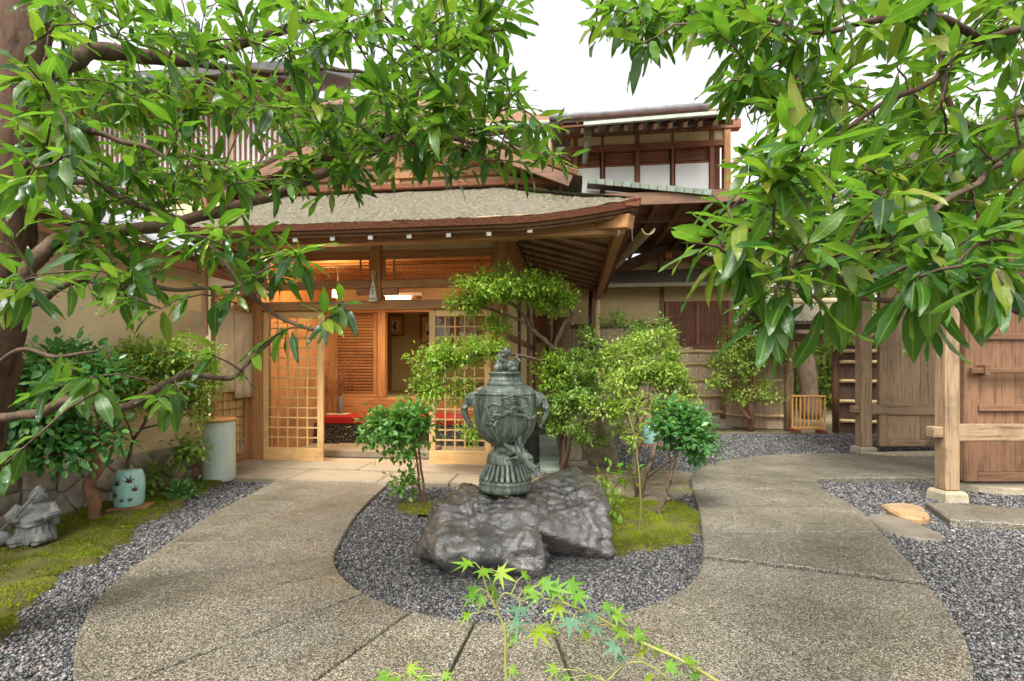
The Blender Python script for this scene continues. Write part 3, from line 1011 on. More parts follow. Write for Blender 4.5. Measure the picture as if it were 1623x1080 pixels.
lu, lz = hs(535.5, 466, 0.85)
t = thing('lantern', 'small glowing square paper lantern hanging inside above the left lattice door', 'lamp', hw(lu, .85, lz), -TH)
hbox('shade', (-.045, -.045, -.055), (.045, .045, .055), glow_warm, t)
for sx in (-.05, .05):
    for sy in (-.05, .05):
        hbox('lantern_post', (sx - .005, sy - .005, -.062), (sx + .005, sy + .005, .062), wood_z, t, .001)
hbox('cap', (-.055, -.055, .063), (.055, .055, .078), wood_x, t)
MB().tube([(0, 0, .078), (0, 0, Z[399] + .06 - lz)], .004, 6).build('cord', metal_d, t)
ld = bpy.data.lights.new('lantern_light', 'POINT'); ld.energy = 24; ld.color = (1, .62, .28); ld.shadow_soft_size = .05
lo_ = bpy.data.objects.new('lantern_light', ld); COL.objects.link(lo_); lo_.location = hw(lu - .02, .70, lz - .02)

# paper charm hanging from the short post
cu, cz = hs(592, 478, -0.09)
t = thing('paper_charm', 'white paper wrapped straw charm hanging on the post above the doorway', 'charm', hw(cu, -0.1, cz), -TH)
h = hs(592, 448, -.09)[1] - cz
MB().add([(-.052, -.018, 0), (.052, -.018, 0), (.052, .018, 0), (-.052, .018, 0), (-.014, -.012, h), (.014, -.012, h), (.014, .012, h), (-.014, .012, h)],
         [(0, 1, 2, 3), (4, 5, 6, 7), (0, 1, 5, 4), (1, 2, 6, 5), (2, 3, 7, 6), (3, 0, 4, 7)]).build('wrapper', paper, t)
for k in range(4):
    MB().tube([(0, 0, h - .02), ((k - 1.5) * .008, 0, h + .06), ((k - 1.5) * .02, 0, h + .155 - abs(k - 1.5) * .015)], .006, 6).build('straw_blade', straw, t)
m = MB()
for zz, ws in ((.16, .010), (.125, .013), (.09, .016)):
    m.span((-ws, -.0205, zz), (ws, -.0175, zz + .006), .0005).span((-.003, -.0205, zz - .012), (.003, -.0175, zz + .014), .0005)
for k in range(-2, 3):
    m.span((k * .017 - .005, -.0215, .02), (k * .017 + .005, -.0185, .034), .0005)
m.build('brush_writing', ink, t)

# vase with dried flowers on the bench
vu, _ = hs(538, 652, 1.75)
t = thing('flower_vase', 'dark vase of dried reddish flowers standing on the red bench', 'vase', hw(vu, 1.78, .456), -TH)
hbox('tray', (-.20, -.10, 0), (.14, .10, .012), cloth_m, t)
MB().lathe([(.035, .012), (.05, .04), (.055, .12), (.05, .22), (.042, .27), (.048, .285)], 20).build('vase', grey_clay, t, True)
m = MB()
tips = []
for k in range(44):
    a, b_ = R.uniform(0, 6.28), R.uniform(.05, .34)
    tip = V((math.cos(a) * b_, math.sin(a) * b_ * .6, R.uniform(.42, .88)))
    m.tube([(0, 0, .27), (tip.x * .4, tip.y * .4, .27 + (tip.z - .27) * .6), tip], .0022, 4)
    tips.append(tip)
m.build('dry_stems', bark_red, t, kind='stuff')

# ---- roof over the entrance
VE = -1.12
ze = hs(640, 349, VE)[1]                    # top of the bark edge
U0R, U1R = -0.55, hs(1016, 330, VE)[0]
UB = hs(800, 345, VE)[0]
VT = 1.0
zt = hs(600, 304, VT)[1]
ztip = hs(1014, 313, VE)[1]


def eave_z(u):
    t_ = max(0.0, (u - UB) / (U1R - UB))
    return ze + (ztip - ze) * t_ ** 1.7


HIP = 1.65
NU, NS = 220, 60
front = MB()
rows = []
for j in range(NS + 1):
    s = j / NS
    for i in range(NU + 1):
        f = i / NU
        u_ = U0R + (U1R - HIP * s - U0R) * f
        zz = eave_z(u_) * (1 - s) + zt * s - 0.10 * math.sin(math.pi * s) * 0.6
        if i == NU:
            zz = ztip * (1 - s) + zt * s - 0.05 * math.sin(math.pi * s)
        d = noise.noise(V((u_ * 5, s * 8, 0))) * 0.014 + noise.noise(V((u_ * 22, s * 30, 3))) * 0.010 + noise.noise(V((u_ * 60, s * 80, 7))) * 0.006
        rows.append(V((u_, VE + (VT - VE) * s, zz + d)))
front.add(rows, [(j * (NU + 1) + i, j * (NU + 1) + i + 1, (j + 1) * (NU + 1) + i + 1, (j + 1) * (NU + 1) + i) for j in range(NS) for i in range(NU)])
roof = front.build('roof', thatch, ent, True)
VS1 = 3.7                                   # far end of the side eave
sr = []
for j in range(9):
    s = j / 8
    for i in range(25):
        f = i / 24
        v0 = VE + (VT - VE) * s
        v = v0 + (VS1 - v0) * f
        zed = ztip * (1 - f) ** 3 + (ze + .02) * (1 - (1 - f) ** 3)
        sr.append(V((U1R - HIP * s, v, zed * (1 - s) + zt * s)))
MB().add(sr, [(j * 25 + i, j * 25 + i + 1, (j + 1) * 25 + i + 1, (j + 1) * 25 + i) for j in range(8) for i in range(24)]).build('side_roof', thatch, roof, True)


def strip(name, mat, vtop, vbot, dtop, dbot, parent, n=70, u0=U0R, u1=U1R, back=0.12):
    """a board or bark edge that follows the sweep of the eave"""
    m = MB()
    vs = []
    for i in range(n + 1):
        u_ = u0 + (u1 - u0) * i / n
        z_ = eave_z(u_) if u_ < U1R else ztip
        vs += [V((u_, vtop, z_ - dtop)), V((u_, vbot, z_ - dbot)), V((u_, vbot + back, z_ - dbot + .012)), V((u_, vtop + back, z_ - dtop + .01))]
    fs = []
    for i in range(n):
        for k in range(4):
            fs.append((4 * i + k, 4 * i + (k + 1) % 4, 4 * i + 4 + (k + 1) % 4, 4 * i + 4 + k))
    fs += [(0, 1, 2, 3), (4 * n, 4 * n + 1, 4 * n + 2, 4 * n + 3)]
    return m.add(vs, fs).build(name, mat, parent)


strip('bark_edge', bark_edge, VE - 0.012, VE + 0.02, 0.006, 0.064, ent)
strip('eave_board', dark_x, VE + 0.05, VE + 0.07, 0.066, 0.088, ent, u1=U1R - .03)
strip('eave_board', dark_x, VE + 0.10, VE + 0.11, 0.090, 0.110, ent, u1=U1R - .06, back=.1)
# side bark edge
m = MB(); vs = []
for i in range(25):
    f = i / 24
    v = VE + (VS1 - VE) * f
    zed = ztip * (1 - f) ** 3 + (ze + .02) * (1 - (1 - f) ** 3)
    vs += [V((U1R + .01, v, zed)), V((U1R - .02, v, zed - .08)), V((U1R - .14, v, zed - .07)), V((U1R - .12, v, zed - .003))]
fs = [(4 * i + k, 4 * i + (k + 1) % 4, 4 * i + 4 + (k + 1) % 4, 4 * i + 4 + k) for i in range(24) for k in range(4)] + [(0, 1, 2, 3), (96, 97, 98, 99)]
m.add(vs, fs).build('side_bark_edge', bark_edge, ent)

# soffit, rafters, purlin
zpl = Z[362]
VP = -0.80
zp1, zp0 = hs(680, 369, VP)[1], hs(680, 385, VP)[1]
UPE = hs(977, 360, VP)[0]


def sof_z(v):                               # height of the front soffit boards at depth v
    zr = hs(680, 371, -.97)[1] + .055
    return zr + (zpl + .09 - zr) * (v + .97) / .97


m = MB()
m.add([(U0R, VE + .1, sof_z(VE + .1)), (U1R - .12, VE + .1, sof_z(VE + .1) + .12), (UR1, .05, sof_z(.05)), (U0R, .05, sof_z(.05)),
       (U0R, VE + .1, sof_z(VE + .1) + .02), (U1R - .12, VE + .1, sof_z(VE + .1) + .14), (UR1, .05, sof_z(.05) + .02), (U0R, .05, sof_z(.05) + .02)],
      [(0, 1, 2, 3), (4, 5, 6, 7), (0, 1, 5, 4), (1, 2, 6, 5), (2, 3, 7, 6), (3, 0, 4, 7)])
m.build('soffit', sof_y, ent)
step = hs(712, 372, -.95)[0] - hs(650, 372, -.95)[0]
u_ = hs(590, 372, -.95)[0] - 6 * step
while u_ < U1R - .55:
    up_ = .3 * max(0, (u_ - UB) / (U1R - UB)) ** 1.7
    rf = MB().bar((u_, -.99, sof_z(-.95) - .080 + up_), (u_, .0, sof_z(0) - .03), .045, .05, .003).build('rafter', dark_y, ent)
    MB().box((u_, -.995, sof_z(-.95) - .080 + up_), (.049, .016, .055), .002).build('white_tip', white_paint, rf)
    u_ += step
MB().bar((U0R, VP, (zp0 + zp1) / 2), (UB + .1, VP, (zp0 + zp1) / 2), .11, zp1 - zp0, .006).build('purlin', wood_x, ent)
zr1, zr0 = hs(975, 355, VP)[1], hs(975, 374, VP)[1]
pe = MB().bar((UB - .28, VP - .012, (zp0 + zp1) / 2 + .012), (UPE, VP - .012, (zr0 + zr1) / 2), .10, .115, .006).build('purlin', wood_x, ent)
MB().bar((UPE + .001, VP - .012, (zr0 + zr1) / 2), (UPE + .022, VP - .012, (zr0 + zr1) / 2 + .003), .10, .115, .006).build('white_tip', white_paint, pe)
# cable clipped along the eave
cb = MB().tube([(U0R + (U1R - .5 - U0R) * i / 40, -.985, hs(640, 366, -.985)[1] + .004 * math.sin(i * 2.1) + .14 * max(0, (i / 40 * (U1R - .5 - U0R) + U0R - UB) / (U1R - UB)) ** 1.7) for i in range(41)], .006, 6).build('cable', white_paint, ent)
# side eave: hip beam, edge beam, rafters and cross battens
zse = ze - .11
hipb = MB().bar((UR1 - .05, 0.0, zpl - .04), (U1R - .08, VE + .08, ztip - .20), .11, .13, .005).build('hip_rafter', wood_y, ent)
MB().bar((U1R - .16, VE + .35, ztip - .18), (U1R - .16, VS1, zse), .10, .12, .005).build('edge_beam', wood_y, ent)
zin = zpl + .05
MB().add([(UR1, .05, zin + .05), (U1R - .06, VE + .4, zse + .14), (U1R - .06, VS1, zse + .09), (UR1, VS1, zin + .05),
          (UR1, .05, zin + .07), (U1R - .06, VE + .4, zse + .16), (U1R - .06, VS1, zse + .11), (UR1, VS1, zin + .07)],
         [(0, 1, 2, 3), (4, 5, 6, 7), (0, 1, 5, 4), (1, 2, 6, 5), (2, 3, 7, 6), (3, 0, 4, 7)]).build('side_soffit', sof_x, ent)
k = 0
v = -.18
while v < VS1 - .1:
    lift = .14 * max(0, (0.4 - v)) ** 1.3
    u_in = UR1 if v >= 0 else UR1 + (U1R - UR1) * (-v / 1.1)
    rf = MB().bar((u_in, v, zin + .026 - (0 if v >= 0 else .02)), (U1R - .12, v, zse + .075 + min(lift, .04)), .055, .038, .003).build('side_rafter', dark_x, ent)
    v += .42
for i in range(9):
    u_ = UR1 + .1 + i * .13
    if u_ > U1R - .2: break
    f = (u_ - UR1) / (U1R - UR1)
    MB().bar((u_, .02 - .9 * f, zin + .035 + (zse + .08 - zin) * f + .05 * f), (u_, VS1, zin + .035 + (zse + .06 - zin) * f), .03, .022, .002).build('soffit_batten', sof_y, ent)

# half bamboo gutter and its bamboo downpipe
g0, g1 = pix(1028, 362, 5.05), pix(941, 456, 9.75)
t = thing('bamboo_gutter', 'split grey bamboo gutter hung along the side eave of the entrance', 'gutter', g0, local=False)
d = (g1 - g0).normalized(); sd = d.cross(UP).normalized()
m = MB(); vs = []; NG = 30
for i in range(NG + 1):
    q = g0 + (g1 - g0) * (i / NG)
    rr = .062 * (1.08 if i % 6 == 0 else 1)
    for s_, sgn in ((1, 1), (.86, -1)):
        for k in range(9):
            a = math.pi * k / 8 * sgn + (0 if sgn > 0 else math.pi)
            a = math.pi + math.pi * k / 8 if sgn > 0 else 2 * math.pi - math.pi * k / 8
            vs.append(q + sd * math.cos(a) * rr * s_ + UP * math.sin(a) * rr * s_)
fs = [(18 * i + k, 18 * i + (k + 1) % 18, 18 * i + 18 + (k + 1) % 18, 18 * i + 18 + k) for i in range(NG) for k in range(18)] + [tuple(range(18)), tuple(18 * NG + k for k in range(18))]
m.add(vs, fs).build('trough', bamboo_g, t)
for f in (.1, .3, .5, .7, .9):
    q = g0 + (g1 - g0) * f
    MB().tube([q + sd * -.08 + UP * .16, q + sd * -.07 + UP * -.02, q + UP * -.072, q + sd * .07 + UP * -.01], .006, 6).build('hook', metal_d, t)
dp = pix(946, 456, 9.6)
t = thing('bamboo_downpipe', 'upright yellow bamboo pipe below the end of the split gutter', 'pipe', (dp.x, dp.y, 0), local=False)
pts = []; rad = []
for i in range(25):
    z = dp.z * i / 24
    pts.append(V((dp.x, dp.y, z))); rad.append(.062 if i % 5 else .07)
MB().tube(pts, rad, 14).build('pipe', bamboo_y, t, True)
MB().tube([V((dp.x - .11, dp.y, dp.z - .05)), V((dp.x - .12, dp.y + .02, dp.z - .5)), V((dp.x - .1, dp.y, .3))], .04, 8).build('hose', hose_and_cutout_dark, t, True)

# upper gable of the entrance
VG = 1.0
gab = house('gable_roof', 'upper gable with brown barge boards rising behind the mossy entrance eave', 'roof')
ga_u, ga_z = hs(625, 196, VG)
gr_u, gr_z = hs(905, 301, VG)
gl_u = 2 * ga_u - gr_u
MB().add([(gl_u + .2, VG + .1, zt - .05), (gr_u - .2, VG + .1, zt - .05), (gr_u - .2, VG + .1, gr_z), (ga_u, VG + .1, ga_z - .1), (gl_u + .2, VG + .1, gr_z),
          (gl_u + .2, VG + .2, zt - .05), (gr_u - .2, VG + .2, zt - .05), (gr_u - .2, VG + .2, gr_z), (ga_u, VG + .2, ga_z - .1), (gl_u + .2, VG + .2, gr_z)],
         [(0, 1, 2, 3, 4), (5, 6, 7, 8, 9), (0, 1, 6, 5), (1, 2, 7, 6), (2, 3, 8, 7), (3, 4, 9, 8), (4, 0, 5, 9)]).build('gable_wall', plaster, gab)
hbox('ridge_course', (gl_u - .3, VG - .14, zt - .03), (gr_u - .05, VG + .02, zt + .06), bark_edge, gab, .015)
for zf in (.22, .55):
    z_ = zt + .08 + (ga_z - zt) * zf * .5
    hbox('gable_beam', (gl_u + .45 + zf * .6, VG + .03, z_), (gr_u - .45 - zf * .6, VG + .098, z_ + .09), wood_x, gab)
hbox('gable_post', (ga_u - .06, VG + .05, zt + .06), (ga_u + .06, VG + .099, ga_z - .25), wood_z, gab)
for sgn, eu in ((1, gr_u), (-1, gl_u)):
    MB().bar((ga_u + sgn * .0, VG - .30, ga_z), (eu, VG - .30, gr_z), .05, .15, .006).build('barge_board', dark_x, gab)
    MB().bar((ga_u + sgn * .0, VG - .27, ga_z + .13), (eu + sgn * .1, VG - .27, gr_z + .10), .10, .07, .01).build('verge_edge', bark_edge, gab)
    MB().add([(ga_u, VG - .32, ga_z + .18), (eu + sgn * .15, VG - .32, gr_z + .12), (eu + sgn * .15, 5.5, gr_z + .12), (ga_u, 5.5, ga_z + .18),
              (ga_u, VG - .32, ga_z + .10), (eu + sgn * .15, VG - .32, gr_z + .05), (eu + sgn * .15, 5.5, gr_z + .05), (ga_u, 5.5, ga_z + .10)],
             [(0, 1, 2, 3), (4, 5, 6, 7), (0, 1, 5, 4), (1, 2, 6, 5), (2, 3, 7, 6), (3, 0, 4, 7)]).build('roof_slope', thatch, gab)
    for k in range(9):
        f = (k + .5) / 9
        pu, pz = ga_u + (eu - ga_u) * f, ga_z + (gr_z - ga_z) * f
        MB().bar((pu, VG - .27, pz - .02), (pu, VG + .1, pz - .02), .05, .06, .004).build('purlin_end', dark_y, gab)

# ------------------------------------------------------------------ long left garden wall
lw = house('garden_wall', 'beige plaster garden wall with a base of fitted brown stones and tiled coping', 'wall')
WU = -0.04
V0W, V1W = -5.6, -0.72
hbox('plaster_face', (WU - .25, V0W, .0), (WU - .04, V1W, 2.3), plaster, lw)
hbox('stone_bed', (WU - .039, V0W, 0), (WU - .018, V1W, .40), mortar, lw)


def clip(poly, p, nrm):
    out = []
    for i in range(len(poly)):
        a, b_ = poly[i], poly[(i + 1) % len(poly)]
        da, db = (a - p).dot(nrm), (b_ - p).dot(nrm)
        if da <= 0: out.append(a)
        if da * db < 0: out.append(a + (b_ - a) * (da / (da - db)))
    return out


def voronoi(pts, lo, hi):
    cells = []
    for i, p_ in enumerate(pts):
        poly = [V((lo[0], lo[1])), V((hi[0], lo[1])), V((hi[0], hi[1])), V((lo[0], hi[1]))]
        for j, q in enumerate(pts):
            if i != j and (q - p_).length < 1.0:
                poly = clip(poly, (p_ + q) / 2, (q - p_).normalized())
                if len(poly) < 3: break
        cells.append(poly)
    return cells


pts = []
row = 0
for zr in (.055, .19, .33):
    v = V0W + .1 + (row % 2) * .11
    while v < V1W:
        pts.append(V((v + R.uniform(-.06, .06), zr + R.uniform(-.035, .035))))
        v += R.uniform(.19, .27)
    row += 1
for poly in voronoi(pts, (V0W, -.02), (V1W, .40)):
    if len(poly) < 3: continue
    c_ = sum(poly, V((0, 0))) / len(poly)
    if c_.x < -4.2: continue
    prot = R.uniform(.012, .035)
    sh = [c_ + (q - c_) * max(.5, 1 - .011 / max(.02, (q - c_).length)) for q in poly]
    top = [c_ + (q - c_) * .80 for q in sh]
    n = len(sh)
    x0 = WU - .018
    vs = [V((x0 - .01, q.x, q.y)) for q in sh] + [V((x0 + prot * .65, q.x, q.y)) for q in sh] + [V((x0 + prot + R.uniform(-.006, .006), q.x, q.y)) for q in top]
    fs = [tuple(range(n)), tuple(2 * n + i for i in range(n))]
    for i in range(n):
        j = (i + 1) % n
        fs += [(i, j, n + j, n + i), (n + i, n + j, 2 * n + j, 2 * n + i)]
    MB().add(vs, fs).build('stone', stone_wall_m, lw, True)
# coping: rafters, fascia, tiles in rows
hbox('fascia', (WU + .20, V0W, 2.17), (WU + .24, V1W + .35, 2.27), red_y, lw)
hbox('coping_soffit', (WU - .3, V0W, 2.302), (WU + .199, V1W + .35, 2.33), red_y, lw)
for k in range(12):
    v = V0W + .2 + k * .42
    hbox('coping_rafter', (WU - .038, v, 2.24), (WU + .198, v + .05, 2.30), red_x, lw)
tm = MB()
vs = []
for i in range(7):
    a = i / 6
    yy = (a - .5) * .25
    zz = -.028 * math.sin(a * math.pi) + (.02 if i == 0 else 0)
    for x_ in (0, .27):
        vs += [V((x_, yy, zz)), V((x_, yy, zz + .018))]
tfs = []
for i in range(6):
    o = i * 4
    tfs += [(o, o + 4, o + 6, o + 2), (o + 1, o + 3, o + 7, o + 5), (o, o + 1, o + 5, o + 4), (o + 2, o + 6, o + 7, o + 3)]
tfs += [(0, 2, 3, 1), (24, 25, 27, 26)]
tile_me = MB().add(vs, tfs).mesh('roof_tile', smooth=False)
tile_me.materials.append(tile_m)
slope = math.atan2(.36, .52)
for j in range(3):
    for i in range(22):
        v = V0W + .3 + i * .235
        o = bpy.data.objects.new('roof_tile', tile_me)
        COL.objects.link(o); o.parent = lw
        o.matrix_basis = Matrix.Translation((WU + .29 - j * .18, v, 2.34 + j * .135 + .0)) @ Matrix.Rotation(math.pi, 4, 'Z') @ Matrix.Rotation(-slope, 4, 'Y')
m = MB()
for i in range(13):
    v = V0W + .2 + i * .42
    MB().tube([(WU - .27, v, 2.80), (WU - .27, v + .40, 2.80)], .075, 12).build('ridge_tile', tile_m, lw, True)
hbox('ridge_base', (WU - .36, V0W, 2.50), (WU - .18, V1W + .35, 2.77), plaster, lw)

# low lattice window and cloth by the corner
hbox('corner_block', (WU - .12, V1W + .003, 0), (WU + .0, -.035, .36), stone_wall_m, lw, .02)
win = house('side_lattice_door', 'low pale wooden lattice door under a linen curtain beside the entrance', 'door')
va, vb = -.66, -.06
hbox('bottom_rail', (WU - .03, va, .05), (WU + .03, vb, .17), wood_y, win)
hbox('top_rail', (WU - .03, va, 1.98), (WU + .03, vb, 2.1), wood_y, win)
for v in (va, vb - .06):
    hbox('stile', (WU - .028, v, .172), (WU + .028, v + .06, 1.978), wood_z, win)
for k in range(1, 4):
    v = va + .06 + (vb - va - .12) * k / 4
    hbox('lattice_bar', (WU - .008, v - .011, .172), (WU + .014, v + .011, 1.978), pale_z, win, .002)
for k in range(9):
    z = .3 + k * .1
    hbox('lattice_bar', (WU - .004, va + .062, z), (WU + .017, vb - .062, z + .018), wood_y, win, .002)
hbox('backing_panel', (WU - .03, va + .062, .172), (WU - .012, vb - .062, 1.978), ochre, win)
cur = house('doorway_curtain', 'two panel linen curtain hanging over the low lattice door', 'curtain')
MB().tube([(WU + .07, va - .06, 1.86), (WU + .07, vb + .04, 1.86)], .012, 8).build('rod', bamboo_y, cur)
for a, b_, zb in ((va - .05, va + .26, .92), (va + .27, vb + .02, .84)):
    vs = []; N_ = 16; M_ = 8
    for j in range(M_ + 1):
        for i in range(N_ + 1):
            f = i / N_
            vs.append(V((WU + .075 + .012 * math.sin(f * 15 + a * 9) * (j / M_), a + (b_ - a) * f, 1.87 - (1.87 - zb) * j / M_)))
    fs = [(j * (N_ + 1) + i, j * (N_ + 1) + i + 1, (j + 1) * (N_ + 1) + i + 1, (j + 1) * (N_ + 1) + i) for j in range(M_) for i in range(N_)]
    o = MB().add(vs, fs).build('curtain_panel', cloth_m, cur, True)
    so = o.modifiers.new('t', 'SOLIDIFY'); so.thickness = .004

# door front flagstones, wings of the entrance step
fl = house('flagstone_step', 'long tan flagstones laid in front of the entrance doors', 'step')
uu = [-.02, 1.05, 2.02, 2.75, 3.45]
for i in range(4):
    MB().slab([(uu[i] + .004, -.99 + (.06 if i == 3 else 0)), (uu[i + 1] - .004, -.99 + (.06 if i == 3 else 0)), (uu[i + 1] - .004, -.52), (uu[i] + .004, -.52)], 0, .05, .012).build('flagstone', sill_stone, fl)
for a, b_ in ((-.02, 1.6), (1.6, 3.4)):
    MB().slab([(a + .004, -.512), (b_ - .004, -.512), (b_ - .004, -.085), (a + .004, -.085)], 0, .065, .012).build('flagstone', sill_stone, fl)

# ------------------------------------------------------------------ house behind: left wing, main block, upper storey
def slope_roof(parent, a, b_, c_, d_, th, mat, name='roof'):
    n = (b_ - a).cross(d_ - a).normalized()
    if n.z < 0: n = -n
    vs = [a, b_, c_, d_] + [q - n * th for q in (a, b_, c_, d_)]
    return MB().add(vs, [(0, 1, 2, 3), (4, 5, 6, 7), (0, 1, 5, 4), (1, 2, 6, 5), (2, 3, 7, 6), (3, 0, 4, 7)]).build(name, mat, parent)


lh = house('left_wing_house', 'two storey beige house with brown lattice windows behind the garden wall', 'house')
ux0, ux1, vv = -7.0, -.9, 2.4
hbox('wall', (ux0, vv, 0), (ux1, vv + .2, 6.2), plaster, lh)
hbox('side_wall', (ux1 - .2, vv + .202, 0), (ux1, 7.0, 6.2), plaster, lh)
for k in range(8):
    u_ = ux0 + .3 + k * .82
    hbox('wall_post', (u_, vv - .03, 0), (u_ + .12, vv - .001, 6.15), red_z, lh)
for z_ in (3.1, 4.3, 5.7):
    hbox('wall_beam', (ux0, vv - .05, z_), (ux1 + .02, vv - .031, z_ + .14), red_x, lh)
for k in range(4):
    ua = ux0 + 2.05 + k * 1.0
    if ua + .9 > ux1: break
    w_ = hbox('window', (ua, vv - .055, 4.46), (ua + .88, vv - .035, 5.68), frost, lh)
    for q in range(9):
        hbox('lattice_bar', (ua + .02 + q * .1, vv - .085, 4.46), (ua + .055 + q * .1, vv - .056, 5.68), red_z, w_, .003)
slope_roof(lh, V((ux0 - .5, vv - .9, 6.0)), V((ux1 + .8, vv - .9, 6.0)), V((ux1 + .8, vv + 2.2, 7.4)), V((ux0 - .5, vv + 2.2, 7.4)), .12, tile_m)
slope_roof(lh, V((ux0 - .5, vv - 1.1, 3.2)), V((ux1 + .5, vv - 1.1, 3.2)), V((ux1 + .5, vv - .05, 3.75)), V((ux0 - .5, vv - .05, 3.75)), .1, tile_m, 'lower_roof')
for k in range(16):
    u_ = ux0 - .3 + k * .45
    MB().bar((u_, vv - .85, 5.86), (u_, vv, 6.2), .06, .08).build('rafter', red_y, lh)
    MB().bar((u_, vv - 1.05, 3.08), (u_, vv, 3.58), .06, .08).build('rafter', red_y, lh)
MB().tube([(ux0, vv - 1.16, 3.13), (ux1 + .55, vv - 1.16, 3.17)], .06, 10).build('roof_gutter', white_paint, lh, True)

mh = house('main_house', 'tall main house with brown eaves and green copper gutter behind the entrance gable', 'house')
mv = 3.6
mu0, mu1 = hu(430, mv), hu(915, mv)
mz = hs(820, 204, mv - .9)[1]
hbox('wall', (mu0, mv, 2.6), (mu1, mv + .2, mz + .2), plaster, mh)
hbox('side_wall', (mu1 - .2, mv + .202, 2.6), (mu1, mv + 5, mz + .2), plaster, mh)
for k in range(7):
    u_ = mu0 + (mu1 - mu0 - .12) * k / 6
    hbox('wall_post', (u_, mv - .03, 2.6), (u_ + .12, mv - .001, mz + .1), wood_z, mh)
for z_ in (4.2, mz - .35):
    hbox('wall_beam', (mu0, mv - .05, z_), (mu1, mv - .031, z_ + .16), wood_x, mh)
rz = hs(650, 150, mv + 1.6)[1]
slope_roof(mh, V((mu0 - .6, mv - .9, mz + .05)), V((mu1 + .1, mv - .9, mz + .05)), V((hu(672, mv + 1.6), mv + 1.6, rz)), V((mu0 + .3, mv + 1.6, rz)), .14, bark_log)
for k in range(18):
    u_ = mu0 - .4 + (mu1 - mu0 + .3) * k / 17
    MB().bar((u_, mv - .85, mz - .1), (u_, mv, mz + .25), .06, .08).build('rafter', dark_y, mh)
gz = hs(860, 197, mv - 1.0)[1]
MB().tube([(mu0 - .5, mv - 1.0, gz), (mu1 + .12, mv - 1.0, gz)], .06, 10).build('roof_gutter', pipe_m, mh, True)
MB().bar((mu1 + .16, mv - 1.0, gz - .28), (mu1 + .16, mv - 1.0, gz + .18), .12, .12).build('gutter_box', pipe_m, mh)
MB().tube([(mu1 + .16, mv - 1.0, gz - .28), (mu1 + .1, mv - .3, gz - .6), (mu1 + .1, mv - .2, 2.9)], .05, 10).build('downpipe', pipe_m, mh, True)

us = house('upper_storey', 'upper storey with frosted windows over brown eaves at the right of the entrance roof', 'house')
uv = 3.0
a0, a1 = hu(905, uv), hu(1148, uv)
zw0, zw1 = hs(1030, 300, uv)[1], hs(1030, 262, uv)[1]
zw2, zw3 = hs(1030, 238, uv)[1], hs(1030, 213, uv)[1]
hbox('back_board', (a0, uv + .25, zw0 - .5), (a1, uv + .3, zw3 + .5), dark_x, us)
hbox('side_wall', (a1 - .06, uv + .302, zw0 - .5), (a1, uv + 4, zw3 + .5), red_y, us)
hbox('floor_board', (a0, uv - .02, zw0 - .30), (a1, uv + 3.5, zw0 - .122), dark_y, us)
pxs = [912, 955, 1010, 1066, 1128]
for i, pxx in enumerate(pxs):
    u_ = hu(pxx, uv)
    wd = .075 if pxx in (1010, 1128, 912) else .04
    hbox('window_post', (u_ - wd / 2, uv - .03, zw0 - .12), (u_ + wd / 2, uv + .04, zw3 + .02), red_z, us)
    if i < 4:
        ub = hu(pxs[i + 1], uv)
        w_ = hbox('window', (u_ + .045, uv, zw0 - .12), (ub - .045, uv + .03, zw1), frost, us)
        hbox('window_rail', (u_ + .042, uv - .004, zw1 + .001), (ub - .042, uv + .034, zw1 + .04), red_x, w_)
        for q in range(7):
            z_ = zw1 + .07 + q * (zw2 - zw1 - .08) / 7
            hbox('blind_slat', (u_ + .05, uv + .05, z_), (ub - .05, uv + .065, z_ + .025), red_x, w_, .002)
hbox('head_beam', (a0, uv - .05, zw2), (a1 + .02, uv + .06, zw2 + .10), red_x, us)
hbox('frieze', (a0, uv - .01, zw2 + .102), (a1, uv + .05, zw3), plaster, us)
hbox('wall_plate', (a0 - .1, uv - .08, zw3 + .002), (a1 + .25, uv + .08, zw3 + .15), red_x, us)
hbox('corner_post', (a1 - .02, uv - .06, zw0 - .5), (a1 + .09, uv + .1, zw3), wood_z, us)
evz = hs(1030, 196, uv - 1.1)[1]
re0, re1 = hu(890, uv - 1.1), hu(1172, uv - 1.1)
for k in range(12):
    u_ = re0 + .1 + (re1 - re0 - .2) * k / 11
    MB().bar((u_, uv - 1.05, evz - .03), (u_, uv + .1, zw3 + .22), .06, .07).build('rafter', dark_y, us)
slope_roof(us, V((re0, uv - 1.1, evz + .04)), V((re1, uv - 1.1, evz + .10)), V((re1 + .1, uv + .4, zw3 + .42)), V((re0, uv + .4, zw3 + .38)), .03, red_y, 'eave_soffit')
MB().bar((hu(925, uv - 1.15), uv - 1.15, evz + .02), (re1, uv - 1.15, evz + .08), .05, .055).build('eave_trim', pipe_m, us)
ez2 = hs(1030, 182, uv - .8)[1]
slope_roof(us, V((re0 - .2, uv - .8, ez2)), V((re1 - .35, uv - .8, ez2 + .03)), V((re1 - .35, uv + 2.2, ez2 + .5)), V((re0 - .2, uv + 2.2, ez2 + .5)), .05, tile_m)
MB().tube([(re0 - .2, uv - .85, ez2 + .03), (re1 - .35, uv - .85, ez2 + .06)], .055, 10).build('roof_gutter', tile_m, us, True)
for k in range(10):
    u_ = re0 + k * (re1 - re0 - .4) / 9
    MB().bar((u_, uv - .8, ez2 - .05), (u_, uv + .3, ez2 + .12), .05, .05).build('rafter', dark_y, us)
MB().tube([(a1 + .12, uv - .15, zw1 - .1), (a1 + .35, uv - .2, zw1 + .12), (a1 + .9, uv - .3, zw1 + .3)], .045, 10).build('downpipe', bamboo_y, us, True)
